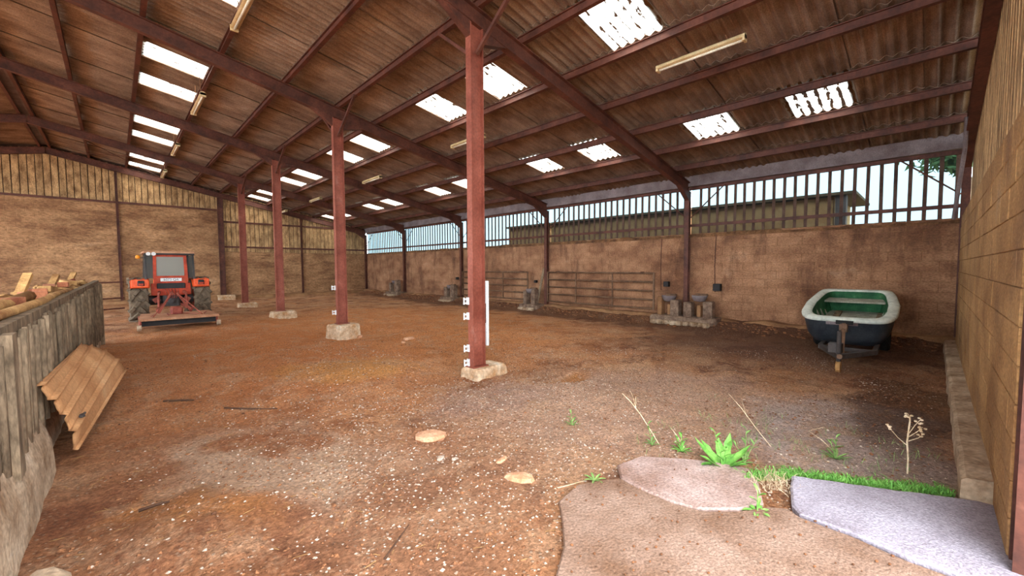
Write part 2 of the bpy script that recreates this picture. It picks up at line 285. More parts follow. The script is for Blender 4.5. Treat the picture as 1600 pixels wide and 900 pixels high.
# ------------------------------------------------------------------ mesh helpers
class MB:
    def __init__(s): s.v = []; s.f = []
    def add(s, vs, fs):
        o = len(s.v); s.v += [tuple(v) for v in vs]; s.f += [tuple(i + o for i in f) for f in fs]; return s
    def box(s, c, d, rot=None):
        x, y, z = d[0]/2, d[1]/2, d[2]/2
        vs = [Vector((sx*x, sy*y, sz*z)) for sz in (-1, 1) for sy in (-1, 1) for sx in (-1, 1)]
        if rot is not None: vs = [rot @ v for v in vs]
        c = Vector(c)
        return s.add([v + c for v in vs], [(0, 2, 3, 1), (4, 5, 7, 6), (0, 1, 5, 4), (2, 6, 7, 3), (0, 4, 6, 2), (1, 3, 7, 5)])
    def cbox(s, c, d, b, rot=None):            # box with chamfered vertical and top edges
        x, y, z = d[0]/2, d[1]/2, d[2]/2
        vs = []
        for zz, k in ((-z, 0), (z - b, 0), (z, b)):
            for px, py in ((-x, -y + b), (-x + b, -y), (x - b, -y), (x, -y + b), (x, y - b), (x - b, y), (-x + b, y), (-x, y - b)):
                vs.append(Vector((px*(1 - k/x), py*(1 - k/y), zz)))
        if rot is not None: vs = [rot @ v for v in vs]
        c = Vector(c); fs = [tuple(range(7, -1, -1)), tuple(range(16, 24))]
        for r in (0, 8):
            for i in range(8): fs.append((r + i, r + (i + 1) % 8, r + 8 + (i + 1) % 8, r + 8 + i))
        return s.add([v + c for v in vs], fs)
    def frame(s, p0, p1, up=(0, 0, 1)):
        d = Vector(p1) - Vector(p0); L = d.length; d.normalize(); u = Vector(up)
        x = u.cross(d)
        if x.length < 1e-4: x = Vector((1, 0, 0)).cross(d)
        x.normalize(); return d, x, d.cross(x), L
    def extr(s, prof, p0, p1, up=(0, 0, 1)):   # profile (a along x, b along up) swept p0->p1
        d, x, u, L = s.frame(p0, p1, up); n = len(prof)
        vs = [Vector(p) + x*a + u*b for p in (p0, p1) for a, b in prof]
        fs = [(i, (i + 1) % n, n + (i + 1) % n, n + i) for i in range(n)]
        fs += [tuple(range(n - 1, -1, -1)), tuple(range(n, 2*n))]
        return s.add(vs, fs)
    def beam(s, p0, p1, w, h, up=(0, 0, 1)):
        return s.extr([(-w/2, -h/2), (w/2, -h/2), (w/2, h/2), (-w/2, h/2)], p0, p1, up)
    def ibeam(s, p0, p1, h, b, tw, tf, up=(0, 0, 1)):
        d, x, u, L = s.frame(p0, p1, up)
        for k in (-1, 1):
            o = u*(k*(h - tf)/2); s.beam(Vector(p0) + o, Vector(p1) + o, b, tf, up)
        return s.beam(p0, p1, tw, h - 2*tf, up)
    def tube(s, pts, r, n=8, caps=True):
        pts = [Vector(p) for p in pts]; rs = r if isinstance(r, (list, tuple)) else [r]*len(pts)
        rings = []; px = None
        for i, p in enumerate(pts):
            d = (pts[min(i + 1, len(pts) - 1)] - pts[max(i - 1, 0)]).normalized()
            x = (px - d*px.dot(d)) if px is not None else (Vector((0, 0, 1)).cross(d) if abs(d.z) < .9 else Vector((1, 0, 0)).cross(d))
            x.normalize(); px = x; y = d.cross(x)
            rings.append([p + x*math.cos(2*PI*k/n)*rs[i] + y*math.sin(2*PI*k/n)*rs[i] for k in range(n)])
        fs = []
        for i in range(len(pts) - 1):
            for k in range(n): fs.append((i*n + k, i*n + (k + 1) % n, (i + 1)*n + (k + 1) % n, (i + 1)*n + k))
        if caps: fs += [tuple(range(n - 1, -1, -1)), tuple(range((len(pts) - 1)*n, len(pts)*n))]
        return s.add([v for r_ in rings for v in r_], fs)
    def lathe(s, prof, n=24, c=(0, 0, 0), axis='z'):
        vs = []; c = Vector(c)
        for r, h in prof:
            for k in range(n):
                a = 2*PI*k/n; ca, sa = r*math.cos(a), r*math.sin(a)
                v = {'z': (ca, sa, h), 'x': (h, ca, sa), 'y': (ca, h, -sa)}[axis]; vs.append(c + Vector(v))
        m = len(prof); fs = []
        for i in range(m - 1):
            for k in range(n): fs.append((i*n + k, i*n + (k + 1) % n, (i + 1)*n + (k + 1) % n, (i + 1)*n + k))
        fs += [tuple(range(n - 1, -1, -1)), tuple(range((m - 1)*n, m*n))]
        return s.add(vs, fs)
    def prism(s, poly, z0, z1, bev=0.):
        n = len(poly); vs = [(x, y, z0) for x, y in poly]
        cx = sum(p[0] for p in poly)/n; cy = sum(p[1] for p in poly)/n
        fs = [tuple(range(n - 1, -1, -1))]
        if bev:
            vs += [(x, y, z1 - bev) for x, y in poly]
            vs2 = []
            for x, y in poly:
                d = Vector((cx - x, cy - y)); d = d.normalized()*min(bev*1.3, d.length*.3); vs2.append((x + d.x, y + d.y, z1))
            vs += vs2; lv = 3
        else:
            vs += [(x, y, z1) for x, y in poly]; lv = 2
        for q in range(lv - 1):
            for i in range(n): fs.append((q*n + i, q*n + (i + 1) % n, (q + 1)*n + (i + 1) % n, (q + 1)*n + i))
        fs.append(tuple(range((lv - 1)*n, lv*n)))
        return s.add(vs, fs)
    def mesh(s, name, m, smooth=False):
        me = bpy.data.meshes.new(name); me.from_pydata(s.v, [], s.f)
        b = bmesh.new(); b.from_mesh(me); bmesh.ops.recalc_face_normals(b, faces=b.faces); b.to_mesh(me); b.free()
        me.materials.append(MT[m] if isinstance(m, str) else m)
        if smooth:
            for p in me.polygons: p.use_smooth = True
        me.update(); return me
    def build(s, name, m, parent=None, smooth=False, bevel=0.):
        return link(name, s.mesh(name, m, smooth), parent, bevel)
def link(name, me, parent=None, bevel=0.):
    o = bpy.data.objects.new(name, me); COL.objects.link(o)
    if parent is not None: o.parent = parent
    if bevel:
        bv = o.modifiers.new('bevel', 'BEVEL'); bv.width = bevel; bv.segments = 2; bv.limit_method = 'ANGLE'
    return o
def tag(o, label, cat, group=None, kind=None):
    o['label'] = label; o['category'] = cat
    if group: o['group'] = group
    if kind: o['kind'] = kind
    return o
def thing(name, label, cat, loc=(0, 0, 0), rz=0., group=None, rot=None):
    o = bpy.data.objects.new(name, None); COL.objects.link(o); o.location = loc
    o.rotation_euler = rot if rot else (0, 0, rz); o.empty_display_size = .2
    return tag(o, label, cat, group)
def struct(name, o=None, label=None):
    if o is None:
        o = bpy.data.objects.new(name, None); COL.objects.link(o)
    o['kind'] = 'structure'
    if label: o['label'] = label
    return o
def rock(mb, c, sx, sy, sz, seed, n=7, rings=3, rot=0.):
    c = Vector(c); vs = [c + Vector((0, 0, -sz*.5))]; fs = []
    for j in range(1, rings + 1):
        th = PI*j/(rings + 1)
        for k in range(n):
            a = 2*PI*k/n + rot; q = 1 + .28*noise.noise((seed*3.1 + math.cos(a)*1.3, math.sin(a)*1.3, j + seed))
            x, y = math.cos(2*PI*k/n)*math.sin(th)**.6*sx*.5*q, math.sin(2*PI*k/n)*math.sin(th)**.6*sy*.5*q
            vs.append(c + Vector((x*math.cos(rot) - y*math.sin(rot), x*math.sin(rot) + y*math.cos(rot), -math.cos(th)*sz*.5*q)))
    vs.append(c + Vector((0, 0, sz*.48)))
    for k in range(n): fs.append((0, 1 + (k + 1) % n, 1 + k))
    for j in range(rings - 1):
        for k in range(n): fs.append((1 + j*n + k, 1 + j*n + (k + 1) % n, 1 + (j + 1)*n + (k + 1) % n, 1 + (j + 1)*n + k))
    t = len(vs) - 1
    for k in range(n): fs.append((t, 1 + (rings - 1)*n + k, 1 + (rings - 1)*n + (k + 1) % n))
    return mb.add(vs, fs)

# ------------------------------------------------------------------ floor
SLABS = [
    [(3.09, 1.66), (3.28, 1.42), (3.42, 1.22), (3.50, .95), (3.32, .84), (3.05, .74), (2.86, .83), (2.68, 1.02), (2.63, 1.18), (2.63, 1.40), (2.66, 1.58), (2.82, 1.71)],
    [(3.58, .69), (3.80, .26), (4.05, -.20), (4.22, -.62), (3.9, -1.2), (3.05, -1.2), (3.01, .05), (3.06, .30), (3.06, .54), (3.14, .60), (3.40, .66)],
    [(2.36, 1.76), (2.56, 1.66), (2.652, 1.58), (2.622, 1.40), (2.622, 1.18), (2.672, 1.01), (2.85, .82), (3.04, .71), (3.10, .62), (3.046, .54), (3.046, .30), (2.996, .05), (3.03, -1.2), (-.4, -1.2), (.7, .4), (1.3, 1.05), (1.58, 1.31), (1.78, 1.42), (1.94, 1.56), (2.1, 1.72)],
]
def inpoly(x, y, poly):
    c = False; n = len(poly)
    for i in range(n):
        (x1, y1), (x2, y2) = poly[i], poly[i - 1]
        if (y1 > y) != (y2 > y) and x < (x2 - x1)*(y - y1)/(y2 - y1) + x1: c = not c
    return c
def gz(x, y):
    h = .065*fbm(x*.33, y*.33, 1.2, 3) + .028*fbm(x*1.5, y*1.5, 5.1, 3)
    h += .05*sstep(10.2, 11.3, x)*(1 + .8*noise.noise((x*1.5, y*1.5, 2))) + .12*sstep(10.9, 11.5, x)
    for cy in FR[1:5]:
        d = math.hypot(x - 4.0, y - cy); h -= .07*(1 - sstep(.4, 1.5, d))
    h += .10*(1 - sstep(.1, 1.3, math.hypot((x - 2.5), (y - 5.9)*1.2)))
    h -= .09*(1 - sstep(.05, .5, math.hypot((x - 4.72), (y - 3.68)*1.3)))
    h += .07*(1 - sstep(.05, .7, math.hypot((x - .3), (y - 3.15))))
    # flat, low ground under the door slabs
    d = max(0, (x - 1.2)) if False else 0
    near = 1 - sstep(1.5, 2.6, y + max(0, (x - 2.9))*1.05)
    near *= sstep(-.6, .8, x + .35*(1.3 - y) - .2 + (0 if y > 1.3 else .3))
    h = lerp(h, -.012 + .008*fbm(x*3, y*3, 8, 2), near*(1 - sstep(4.2, 5.0, x)))
    h += (.020*noise.noise((x*5, y*5, 3)) + .014*fbm(x*13, y*13, 3, 2)) * (1 - near) + .004*noise.noise((x*17, y*17, 3))
    return h
def make_floor():
    def axis(a, b, near0, near1, fine, coarse):
        r = []; x = a
        while x < b:
            r.append(x); x += fine if near0 <= x <= near1 else coarse
        r.append(b); return r
    xs = axis(-18, 11.7, -.8, 7.5, .05, .16); ys = axis(-5, 25.6, -.4, 7.5, .05, .16)
    nx, ny = len(xs), len(ys)
    vs = [(x, y, gz(x, y)) for y in ys for x in xs]
    fs = [(j*nx + i, j*nx + i + 1, (j + 1)*nx + i + 1, (j + 1)*nx + i) for j in range(ny - 1) for i in range(nx - 1)]
    me = bpy.data.meshes.new('floor'); me.from_pydata(vs, [], fs); me.materials.append(MT['floor'])
    for p in me.polygons: p.use_smooth = True
    return struct('floor', link('floor', me), 'brown earth floor strewn with grit and dry manure')
floor = make_floor()
for i, (poly, mm) in enumerate(zip(SLABS, ('slab3', 'slab2', 'slab'))):
    m = MB(); pl = []
    n = len(poly)
    for k in range(n):                                  # crumbled edges
        a, b = Vector(poly[k]), Vector(poly[(k + 1) % n]); q = max(1, int((b - a).length/.06))
        for t in range(q):
            p = a.lerp(b, t/q); w = .008*noise.noise((p.x*11, p.y*11, i)); pl.append((p.x + w, p.y + w*.7))
    m.prism(pl, -.12, (.020, .032, .017)[i], .010)
    o = struct('concrete_slab', m.build('concrete_slab', mm),
               ('pinkish broken concrete slab between the green weed and the doorway', 'pale lavender concrete slab beside the right wall plinth', 'large brown gritty concrete slab nearest the camera')[i])
    o.parent = floor
og = MB(); og.box((20, 10, -.30), (90, 90, .2)); struct('ground_outside', og.build('ground_outside', 'grass_out'), 'open ground outside the barn')

# ------------------------------------------------------------------ roof
ceil = struct('ceiling', None, 'brown corrugated fibre cement roof on red steel frames')
PUR = [-1.72, -.62, .53, 1.69, 2.84, 3.99, 4.91, 6.06, 7.25, 8.45, 9.58, 10.68, 11.75]
RD, PD = .26, .13                         # rafter and purlin depth
SHO = RD + PD + .03                       # sheet plane above the rafter underside
# rafters
for k, y in enumerate(FR):
    m = MB()
    m.ibeam((XR, y, roofz(XR, RD/2)), (XW - .05, y, roofz(XW - .05, RD/2)), RD, .13, .012, .016)
    m.build('rafter', 'steel', ceil)
    m = MB(); x2 = XR - 9
    m.ibeam((XR, y, roofz(XR, RD/2)), (x2, y, roofz(x2, RD/2)), RD, .13, .012, .016)
    m.build('rafter', 'steel', ceil)
    # haunch at the wall and gusset at the ridge
    m = MB(); xa, xb = XW - .06, XW - .75
    for sy in (-.006, .006):
        pass
    m.add([(xa, y - .06, roofz(xa) + .01), (xb, y - .06, roofz(xb) + .01), (xa, y - .06, roofz(xa) - .28), (xa, y + .06, roofz(xa) + .01), (xb, y + .06, roofz(xb) + .01), (xa, y + .06, roofz(xa) - .28)],
          [(0, 1, 2), (5, 4, 3), (0, 3, 4, 1), (1, 4, 5, 2), (2, 5, 3, 0)])
    m.build('haunch', 'steel', ceil)
    if 0 < k < 5:
        m = MB()                           # sloping plate where the rafter sits on its column
        for sx in (-1, 1):
            x0, x1 = XC + sx*.11, XC + sx*.62
            m.add([(x0, y - .05, roofz(x0) + .005), (x1, y - .05, roofz(x1) + .005), (x0, y - .05, roofz(x0) - .22), (x0, y + .05, roofz(x0) + .005), (x1, y + .05, roofz(x1) + .005), (x0, y + .05, roofz(x0) - .22)],
                  [(0, 1, 2), (5, 4, 3), (0, 3, 4, 1), (1, 4, 5, 2), (2, 5, 3, 0)])
        m.build('haunch', 'steel', ceil)
# purlins
for x in PUR:
    m = MB(); z = roofz(x, RD + PD/2); xx = min(x, XW - .02)
    m.ibeam((xx, -1.0, roofz(xx, RD + PD/2)), (xx, YG + .1, roofz(xx, RD + PD/2)), PD, .075, .01, .012)
    m.build('purlin', 'steel', ceil)
for x in (-2.0, -3.1, -4.3, -5.5, -6.7, -7.9, -9.1):
    m = MB(); m.ibeam((x, -1.0, roofz(x, RD + PD/2)), (x, YG + .1, roofz(x, RD + PD/2)), PD, .075, .01, .012); m.build('purlin', 'steel', ceil)
# corrugated sheets: one shared mesh per kind, 6 waves each, laid from purlin to purlin
SW = .925
def sheet_mesh(name, m, w=SW + .10, th=.010, amp=.024, pitch=SW/6, seg=8):
    n = int(round(w/pitch*seg)); vs = []; fs = []
    for top in (0, 1):
        for u in (0, 1):
            for k in range(n + 1):
                y = k*w/n - .05
                vs.append((u, y, amp*math.cos(2*PI*y/pitch) + (th if top else 0)))
    q = n + 1
    for k in range(n):
        fs.append((k, k + 1, q + k + 1, q + k)); fs.append((2*q + k, 3*q + k, 3*q + k + 1, 2*q + k + 1))
        fs.append((k, 2*q + k, 2*q + k + 1, k + 1)); fs.append((q + k, q + k + 1, 3*q + k + 1, 3*q + k))
    fs.append((0, q, 3*q, 2*q)); fs.append((n, 2*q + n, 3*q + n, q + n))
    me = bpy.data.meshes.new(name); me.from_pydata(vs, [], fs); me.materials.append(MT[m])
    for p in me.polygons: p.use_smooth = False
    return me
SHEET = sheet_mesh('roof_sheet', 'sheet'); SKYL = sheet_mesh('skylight_sheet', 'skylight', th=.004); SKYD = sheet_mesh('skylight_sheet_mossy', 'skylight_d', th=.004)
Y0 = 5.70 - 7*SW
NCOL = int((YG + .3 - Y0)/SW) + 1
# skylight columns per row, read off the roof (column index of the sheet grid)
def ycol(y): return round((y - Y0)/SW)
SKYROWS = {2: [5.7, 7.56, 11.26, 13.12, 16.9, 18.7, 22.4, 24.3], 6: [2.9, 5.7, 7.56, 11.26, 13.12, 16.9, 18.7, 22.4, 24.0], 9: [1.07, 2.93, 5.72, 7.6, 11.3, 13.12, 16.8, 18.6, 22.3, 24.0]}
left = MB()
sheets = []
for i in range(len(PUR)):
    xa = PUR[i] if i else XR + .02
    xb = PUR[i + 1] if i + 1 < len(PUR) else XW + .35
    if i == 0: xa, xb = XR + .02, PUR[1]
    if i == len(PUR) - 1: continue
    cols = {ycol(y) for y in SKYROWS.get(i, [])}
    L = (xb - xa)/math.cos(ANG) + .13
    if i == len(PUR) - 2: L += .35
    for c in range(NCOL): sheets.append((i, c, xa - .03, L, c in cols))
sheets.sort(key=lambda s: (not s[4], s[1]))
stuff_v, stuff_f = [], []
def place_sheet(me, xa, c, L, jit):
    o = bpy.data.objects.new(me.name, me); COL.objects.link(o); o.parent = ceil
    o.location = (xa, Y0 + c*SW, roofz(xa, SHO) - .008 + .034*(c % 2))
    o.rotation_euler = (jit, ANG - .016 + jit, 0); o.scale = (L, 1, 1); return o
cnt = 0
for i, c, xa, L, sky in sheets:
    jit = random.uniform(-.003, .003)
    if sky:
        place_sheet(SKYD if (i == 9 and c == ycol(1.07)) else SKYL, xa, c, L, jit).name = 'skylight_sheet'
    elif cnt < 300:
        place_sheet(SHEET, xa, c, L, jit); cnt += 1
    else:
        R = Matrix.Translation((xa, Y0 + c*SW, roofz(xa, SHO) - .008 + .034*(c % 2))) @ Matrix.Rotation(ANG - .016 + jit, 4, 'Y') @ Matrix.Diagonal((L, 1, 1, 1))
        o = len(stuff_v); stuff_v += [R @ v.co for v in SHEET.vertices]; stuff_f += [tuple(k + o for k in p.vertices) for p in SHEET.polygons]
# the slope beyond the ridge, only a strip of it in view
for r in range(7):
    xa = XR - .02 - r*1.17
    for c in range(NCOL):
        R = Matrix.Translation((xa, Y0 + (c + 1)*SW, roofz(xa, SHO))) @ Matrix.Rotation(PI, 4, 'Z') @ Matrix.Rotation(ANG - .016, 4, 'Y') @ Matrix.Diagonal((1.33, 1, 1, 1))
        if r in (2, 5) and (c % 6) in (1, 3):
            o = bpy.data.objects.new('skylight_sheet', SKYL); COL.objects.link(o); o.parent = ceil; o.matrix_local = R; continue
        o = len(stuff_v); stuff_v += [R @ v.co for v in SHEET.vertices]; stuff_f += [tuple(k + o for k in p.vertices) for p in SHEET.polygons]
me = bpy.data.meshes.new('roof_sheeting'); me.from_pydata(stuff_v, [], stuff_f); me.materials.append(MT['sheet'])
o = link('roof_sheeting', me, ceil); o['kind'] = 'stuff'
m = MB()                                   # ridge cap
zr = roofz(XR, SHO) + .03
m.extr([(-.32, -.075), (0, 0), (.32, -.075), (.32, -.06), (0, .02), (-.32, -.06)], (XR, -1, zr), (XR, YG + .3, zr)); m.build('ridge_cap', 'gutter', ceil)
m = MB()                                   # pale ridge lining seen from below
m.extr([(-.16, -.05), (0, -.02), (.16, -.05), (.16, -.03), (0, 0), (-.16, -.03)], (XR, -1, zr - .06), (XR, YG, zr - .06)); m.build('ridge_lining', 'gutter', ceil)
# wind bracing rods
for a, b in (((-1.3, FR[4] + .1), (1.7, YG - .3)), ((1.7, FR[4] + .1), (-1.3, YG - .3)), ((1.8, FR[4] + .1), (3.9, YG - .3)), ((4.1, FR[4] + .1), (7.9, YG - .3)), ((7.9, FR[4] + .1), (4.1, YG - .3))):
    m = MB(); m.tube([(a[0], a[1], roofz(a[0], .22)), (b[0], b[1], roofz(b[0], .22))], .012, 6); m.build('brace_rod', 'steel', ceil)

# ------------------------------------------------------------------ wall along the right: blocks below, open slats above
wr = MB(); wr.box((XW + .108, (YN + YG)/2 - .1, ZWALL/2 - .1), (.2, YG - YN + .6, ZWALL + .18)); wall_r = struct('wall_right', wr.build('wall_right', 'mortar'), 'long concrete block wall with open slatting above')
def block_mesh(name, m, d, face):
    mb = MB(); b = .004
    x, z = d[0]/2, d[2]/2                   # face looks towards -x, block runs along y
    y = d[1]/2; vs = []
    for xx, k in ((x, 0), (-x + b, 0), (-x, b)):
        for py, pz in ((-y, -z), (y, -z), (y, z), (-y, z)):
            vs.append((xx, py - math.copysign(k, py), pz - math.copysign(k, pz)))
    fs = [(8, 9, 10, 11)]
    for r in (0, 4):
        for i in range(4): fs.append((r + i, r + (i + 1) % 4, r + 4 + (i + 1) % 4, r + 4 + i))
    mb.add(vs, fs); me = mb.mesh(name, m); return me
BW, BH = .5, .2055
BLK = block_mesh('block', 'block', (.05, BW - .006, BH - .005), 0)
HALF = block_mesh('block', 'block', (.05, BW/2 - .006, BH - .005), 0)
far_v, far_f = [], []
nb = 0
for j in range(int((YG - YN)/BW) + 1):
    for r in range(12):
        y = YN + (j + .5)*BW + (BW/2 if r % 2 else 0); z = .04 + (r + .5)*BH
        if y + BW/2 > YG - .02: continue
        dx = random.uniform(-.004, .004); tz = random.uniform(-.003, .003)
        if nb < 300:
            o = link('block', BLK, wall_r); o.location = (XW + .025 + dx, y, z); o.rotation_euler = (tz, random.uniform(-.006, .006), random.uniform(-.004, .004)); nb += 1
        else:
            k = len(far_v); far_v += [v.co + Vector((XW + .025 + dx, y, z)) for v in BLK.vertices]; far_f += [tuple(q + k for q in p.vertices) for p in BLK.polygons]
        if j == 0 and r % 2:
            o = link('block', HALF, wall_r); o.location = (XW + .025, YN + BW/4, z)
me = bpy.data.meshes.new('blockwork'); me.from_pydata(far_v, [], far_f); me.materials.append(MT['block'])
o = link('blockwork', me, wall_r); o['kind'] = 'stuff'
# crumbled bed of mortar and dirt on the wall head
m = MB()
ys = [YN - .1 + k*.08 for k in range(int((YG - YN + .1)/.08) + 1)]
for y in ys:
    h = ZWALL - .02 + .05*abs(fbm(y*1.1, 3.3, 1, 3)) + .02*noise.noise((y*6, 0, 0))
    if y < 2.6: h -= .03
    m.v += [(XW - .02 + .02*noise.noise((y*4, 1, 0)), y, ZWALL - .10), (XW - .005, y, h), (XW + .22, y, h + .02), (XW + .24, y, ZWALL - .1)]
for k in range(len(ys) - 1):
    for q in range(3): m.f.append((4*k + q, 4*k + q + 1, 4*k + q + 5, 4*k + q + 4))
m.build('wall_head', 'debris', wall_r, smooth=True)
# slats
sl = MB(); sl.box((0, 0, 0), (.024, .062, 1.42)); SLM = sl.mesh('slat', 'slat')
ns = 117; pitch = (YG - YN - .1)/ns
for k in range(ns + 1):
    y = YN + .06 + k*pitch
    if any(abs(y - f) < .07 for f in FR): continue
    o = link('slat', SLM, wall_r); o.location = (XW + .13, y, 3.16); o.rotation_euler = (random.uniform(-.008, .008), 0, random.uniform(-.1, .1))
for k in range(5):                         # dusty see-through windbreak panels fixed outside the slats, one for each bay
    m = MB(); m.box((XW + .165, (FR[k] + FR[k + 1])/2, 3.125), (.006, B - .02, 1.31)); m.build('windbreak_panel', 'windbreak', wall_r)
for z, h in ((2.74, .075), (3.81, .17)):
    m = MB(); m.beam((XW + .08, YN - .05, z), (XW + .08, YG, z), .05, h); m.build('girt', 'steel', wall_r)
m = MB(); m.extr([(-.06, -.14), (.06, -.14), (.06, .15), (.045, .15), (.045, -.125), (-.045, -.125), (-.045, .15), (-.06, .15)], (XW - .02, YN - .1, 3.945), (XW - .02, YG, 3.945)); m.build('eave_beam', 'gutter', wall_r)
for k, y in enumerate(FR):
    m = MB(); m.ibeam((XW - .07, y, -.1), (XW - .07, y, roofz(XW - .07) + .02), .14, .12, .008, .010, up=(1, 0, 0))
    m.build('wall_post', 'steel', wall_r)
    for s in (-1, 1):
        ye = y + s*.95
        if not (YN + .1 < ye < YG): continue
        m = MB(); m.tube([(XW - .02, y + s*.06, 2.95), (XW - .02, ye, 3.76)], .016, 6); m.build('brace_rod', 'steel', wall_r)
m = MB()
ys = [YN + k*.1 for k in range(int((YG - YN)/.1) + 1)]
for y in ys:
    w = .05*noise.noise((y*2.2, 7, 0)) + .02*noise.noise((y*8, 3, 0)); h = .20 + .05*noise.noise((y*1.6, 5, 1)) + .02*noise.noise((y*9, 2, 2))
    m.v += [(11.34 + w, y, -.1), (11.36 + w, y, h*.7), (11.42 + w*.6, y, h), (XW + .02, y, h + .02)]
for k in range(len(ys) - 1):
    for q in range(3): m.f.append((4*k + q, 4*k + q + 1, 4*k + q + 5, 4*k + q + 4))
o = m.build('baseboard_right', 'mortar'); struct('', o, 'rough concrete ledge along the foot of the block wall')
# drain pipes and cables on the wall
for y in (5.62, 4.1):
    m = MB(); m.tube([(XW - .012, y, .9), (XW - .012, y + .02, 1.6), (XW - .012, y, 2.45)], .011, 6); m.build('water_pipe', 'steel', wall_r)

# ------------------------------------------------------------------ gable wall at the far end
wf = MB()
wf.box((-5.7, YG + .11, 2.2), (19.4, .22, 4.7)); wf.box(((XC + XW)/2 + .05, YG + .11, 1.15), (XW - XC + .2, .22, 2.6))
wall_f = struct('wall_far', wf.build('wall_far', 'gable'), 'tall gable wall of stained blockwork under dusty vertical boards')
pitch = .212
x = -8.0
bm_ = MB(); bm_.box((0, 0, .5), (.186, .022, 1.)); BM = bm_.mesh('board', 'board')
while x < XW:
    zb = 4.56 if x < XC else 2.46
    zt = roofz(x, .26)
    if x < XC or True:
        o = link('board', BM, wall_f); o.location = (x, YG + .02 + random.uniform(-.006, .006), zb - (.06 if x < XC else 0)); o.scale = (1, 1, zt - zb + .1)
        o.rotation_euler = (0, random.uniform(-.004, .004), 0)
    x += pitch
m = MB(); m.box((1.8, YG + .09, 4.4), (20.5, .04, 4.2)); 
back = MB()
back.add([(-9, YG + .10, 2.3), (XW, YG + .10, 2.3), (XW, YG + .10, roofz(XW, .42)), (XR, YG + .10, roofz(XR, .42)), (-9, YG + .10, roofz(-9, .42)),
          (-9, YG + .13, 2.3), (XW, YG + .13, 2.3), (XW, YG + .13, roofz(XW, .42)), (XR, YG + .13, roofz(XR, .42)), (-9, YG + .13, roofz(-9, .42))],
         [(0, 1, 2, 3, 4), (9, 8, 7, 6, 5), (0, 5, 6, 1), (1, 6, 7, 2), (2, 7, 8, 3), (3, 8, 9, 4), (4, 9, 5, 0)])
back.build('board_backing', 'slat', wall_f)
for (xa, xb, z) in ((-9, XC, 4.55), (XC, XW, 3.98), (XC, XW, 2.70)):
    m = MB(); m.beam((xa, YG - .03, z), (xb, YG - .03, z), .06, .09); m.build('girt', 'steel', wall_f)
for x, z1 in ((.17, roofz(.17)), (7.77, roofz(7.77))):
    m = MB(); m.ibeam((x, YG - .05, -.1), (x, YG - .05, z1 + .05), .09, .09, .008, .010, up=(1, 0, 0)); m.build('wall_post', 'steel', wall_f)
m = MB(); m.ibeam((XC, YG - .12, 0), (XC, YG - .12, roofz(XC)), .24, .13, .01, .014, up=(1, 0, 0)); m.build('wall_post', 'steel', wall_f)
m = MB(); m.cbox((XC + .1, YG - .2, .06), (.75, .5, .34), .03); m.build('footing', 'footing', wall_f)
m = MB()
xs = [-9 + k*.12 for k in range(int((XW + 9)/.12))]
for x in xs:
    w = .06*noise.noise((x*2, 17, 0)); h = .16 + .07*noise.noise((x*1.3, 5, 1)) + .03*noise.noise((x*7, 2, 2))
    m.v += [(x, YG - .34 + w, -.12), (x, YG - .28 + w, h*.7), (x, YG - .15, h), (x, YG + .02, h + .02)]
for k in range(len(xs) - 1):
    for q in range(3): m.f.append((4*k + q, 4*k + q + 1, 4*k + q + 5, 4*k + q + 4))
o = m.build('baseboard_far', 'mortar'); struct('', o, 'crumbled ledge along the foot of the far gable wall')

# ------------------------------------------------------------------ gable wall at the near end, right of the doorway
XD = 3.38
wn_ = MB(); wn_.box(((XD + XW)/2 + .1, YN - .11, 1.2), (XW - XD + .2, .2, 2.58)); wall_n = struct('wall_near', wn_.build('wall_near', 'mortar'), 'ochre block wall at the right edge beside the doorway')
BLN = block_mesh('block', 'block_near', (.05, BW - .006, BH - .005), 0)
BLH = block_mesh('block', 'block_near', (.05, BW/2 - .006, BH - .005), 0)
nj = int((XW - XD)/BW)
for j in range(nj + 1):
    for r in range(12):
        x = XD + (j + .5)*BW + (BW/2 if r % 2 else 0); z = .04 + (r + .5)*BH
        if r % 2 and j == 0:
            o = link('block', BLH, wall_n); o.location = (XD + BW/4, YN - .025, z); o.rotation_euler = (0, 0, -PI/2)
        if x + BW/2 > XW: continue
        o = link('block', BLN, wall_n); o.location = (x, YN - .025 + random.uniform(-.0025, .0025), z); o.rotation_euler = (0, 0, -PI/2 + random.uniform(-.003, .003))
m = MB()                                   # plinth
xs = [4.06 + k*.1 for k in range(int((XW - 4.06)/.1))]
for x in xs:
    w = .02*noise.noise((x*2.5, 27, 0)); h = .17 + .02*noise.noise((x*2, 5, 1))
    m.v += [(x, -.17 + w, -.1), (x, -.175 + w, h - .02), (x, -.20 + w, h), (x, YN + .0, h + .015), (x, YN - .22, h + .015), (x, YN - .22, -.1)]
for k in range(len(xs) - 1):
    for q in range(5): m.f.append((6*k + q, 6*k + q + 1, 6*k + q + 7, 6*k + q + 6))
m.f.append((0, 1, 2, 3, 4, 5))
o = m.build('baseboard_near', 'concrete'); struct('', o, 'pale concrete plinth under the ochre wall at the doorway')
x = XD - .1
while x < XW + .1:
    o = link('board', BM, wall_n); o.location = (x, YN - .13, 2.44); o.scale = (1.02, 1, roofz(x, .3) - 2.44); x += .212
m = MB(); m.beam((XD - .2, YN - .08, 2.53), (XW, YN - .08, 2.53), .08, .08); m.build('girt', 'steel', wall_n)
m = MB(); m.ibeam((XD - .075, YN - .10, 0), (XD - .075, YN - .10, roofz(XD)), .14, .18, .01, .012, up=(1, 0, 0)); m.build('door_post', 'steel', wall_n)
m = MB(); m.tube([(XW - .5, YN + .1, 2.45), (XW - 1.1, YN + .02, 3.6), (XW - 1.2, YN + .02, 4.1)], .03, 8); m.build('drain_pipe', 'gutter', wall_n)

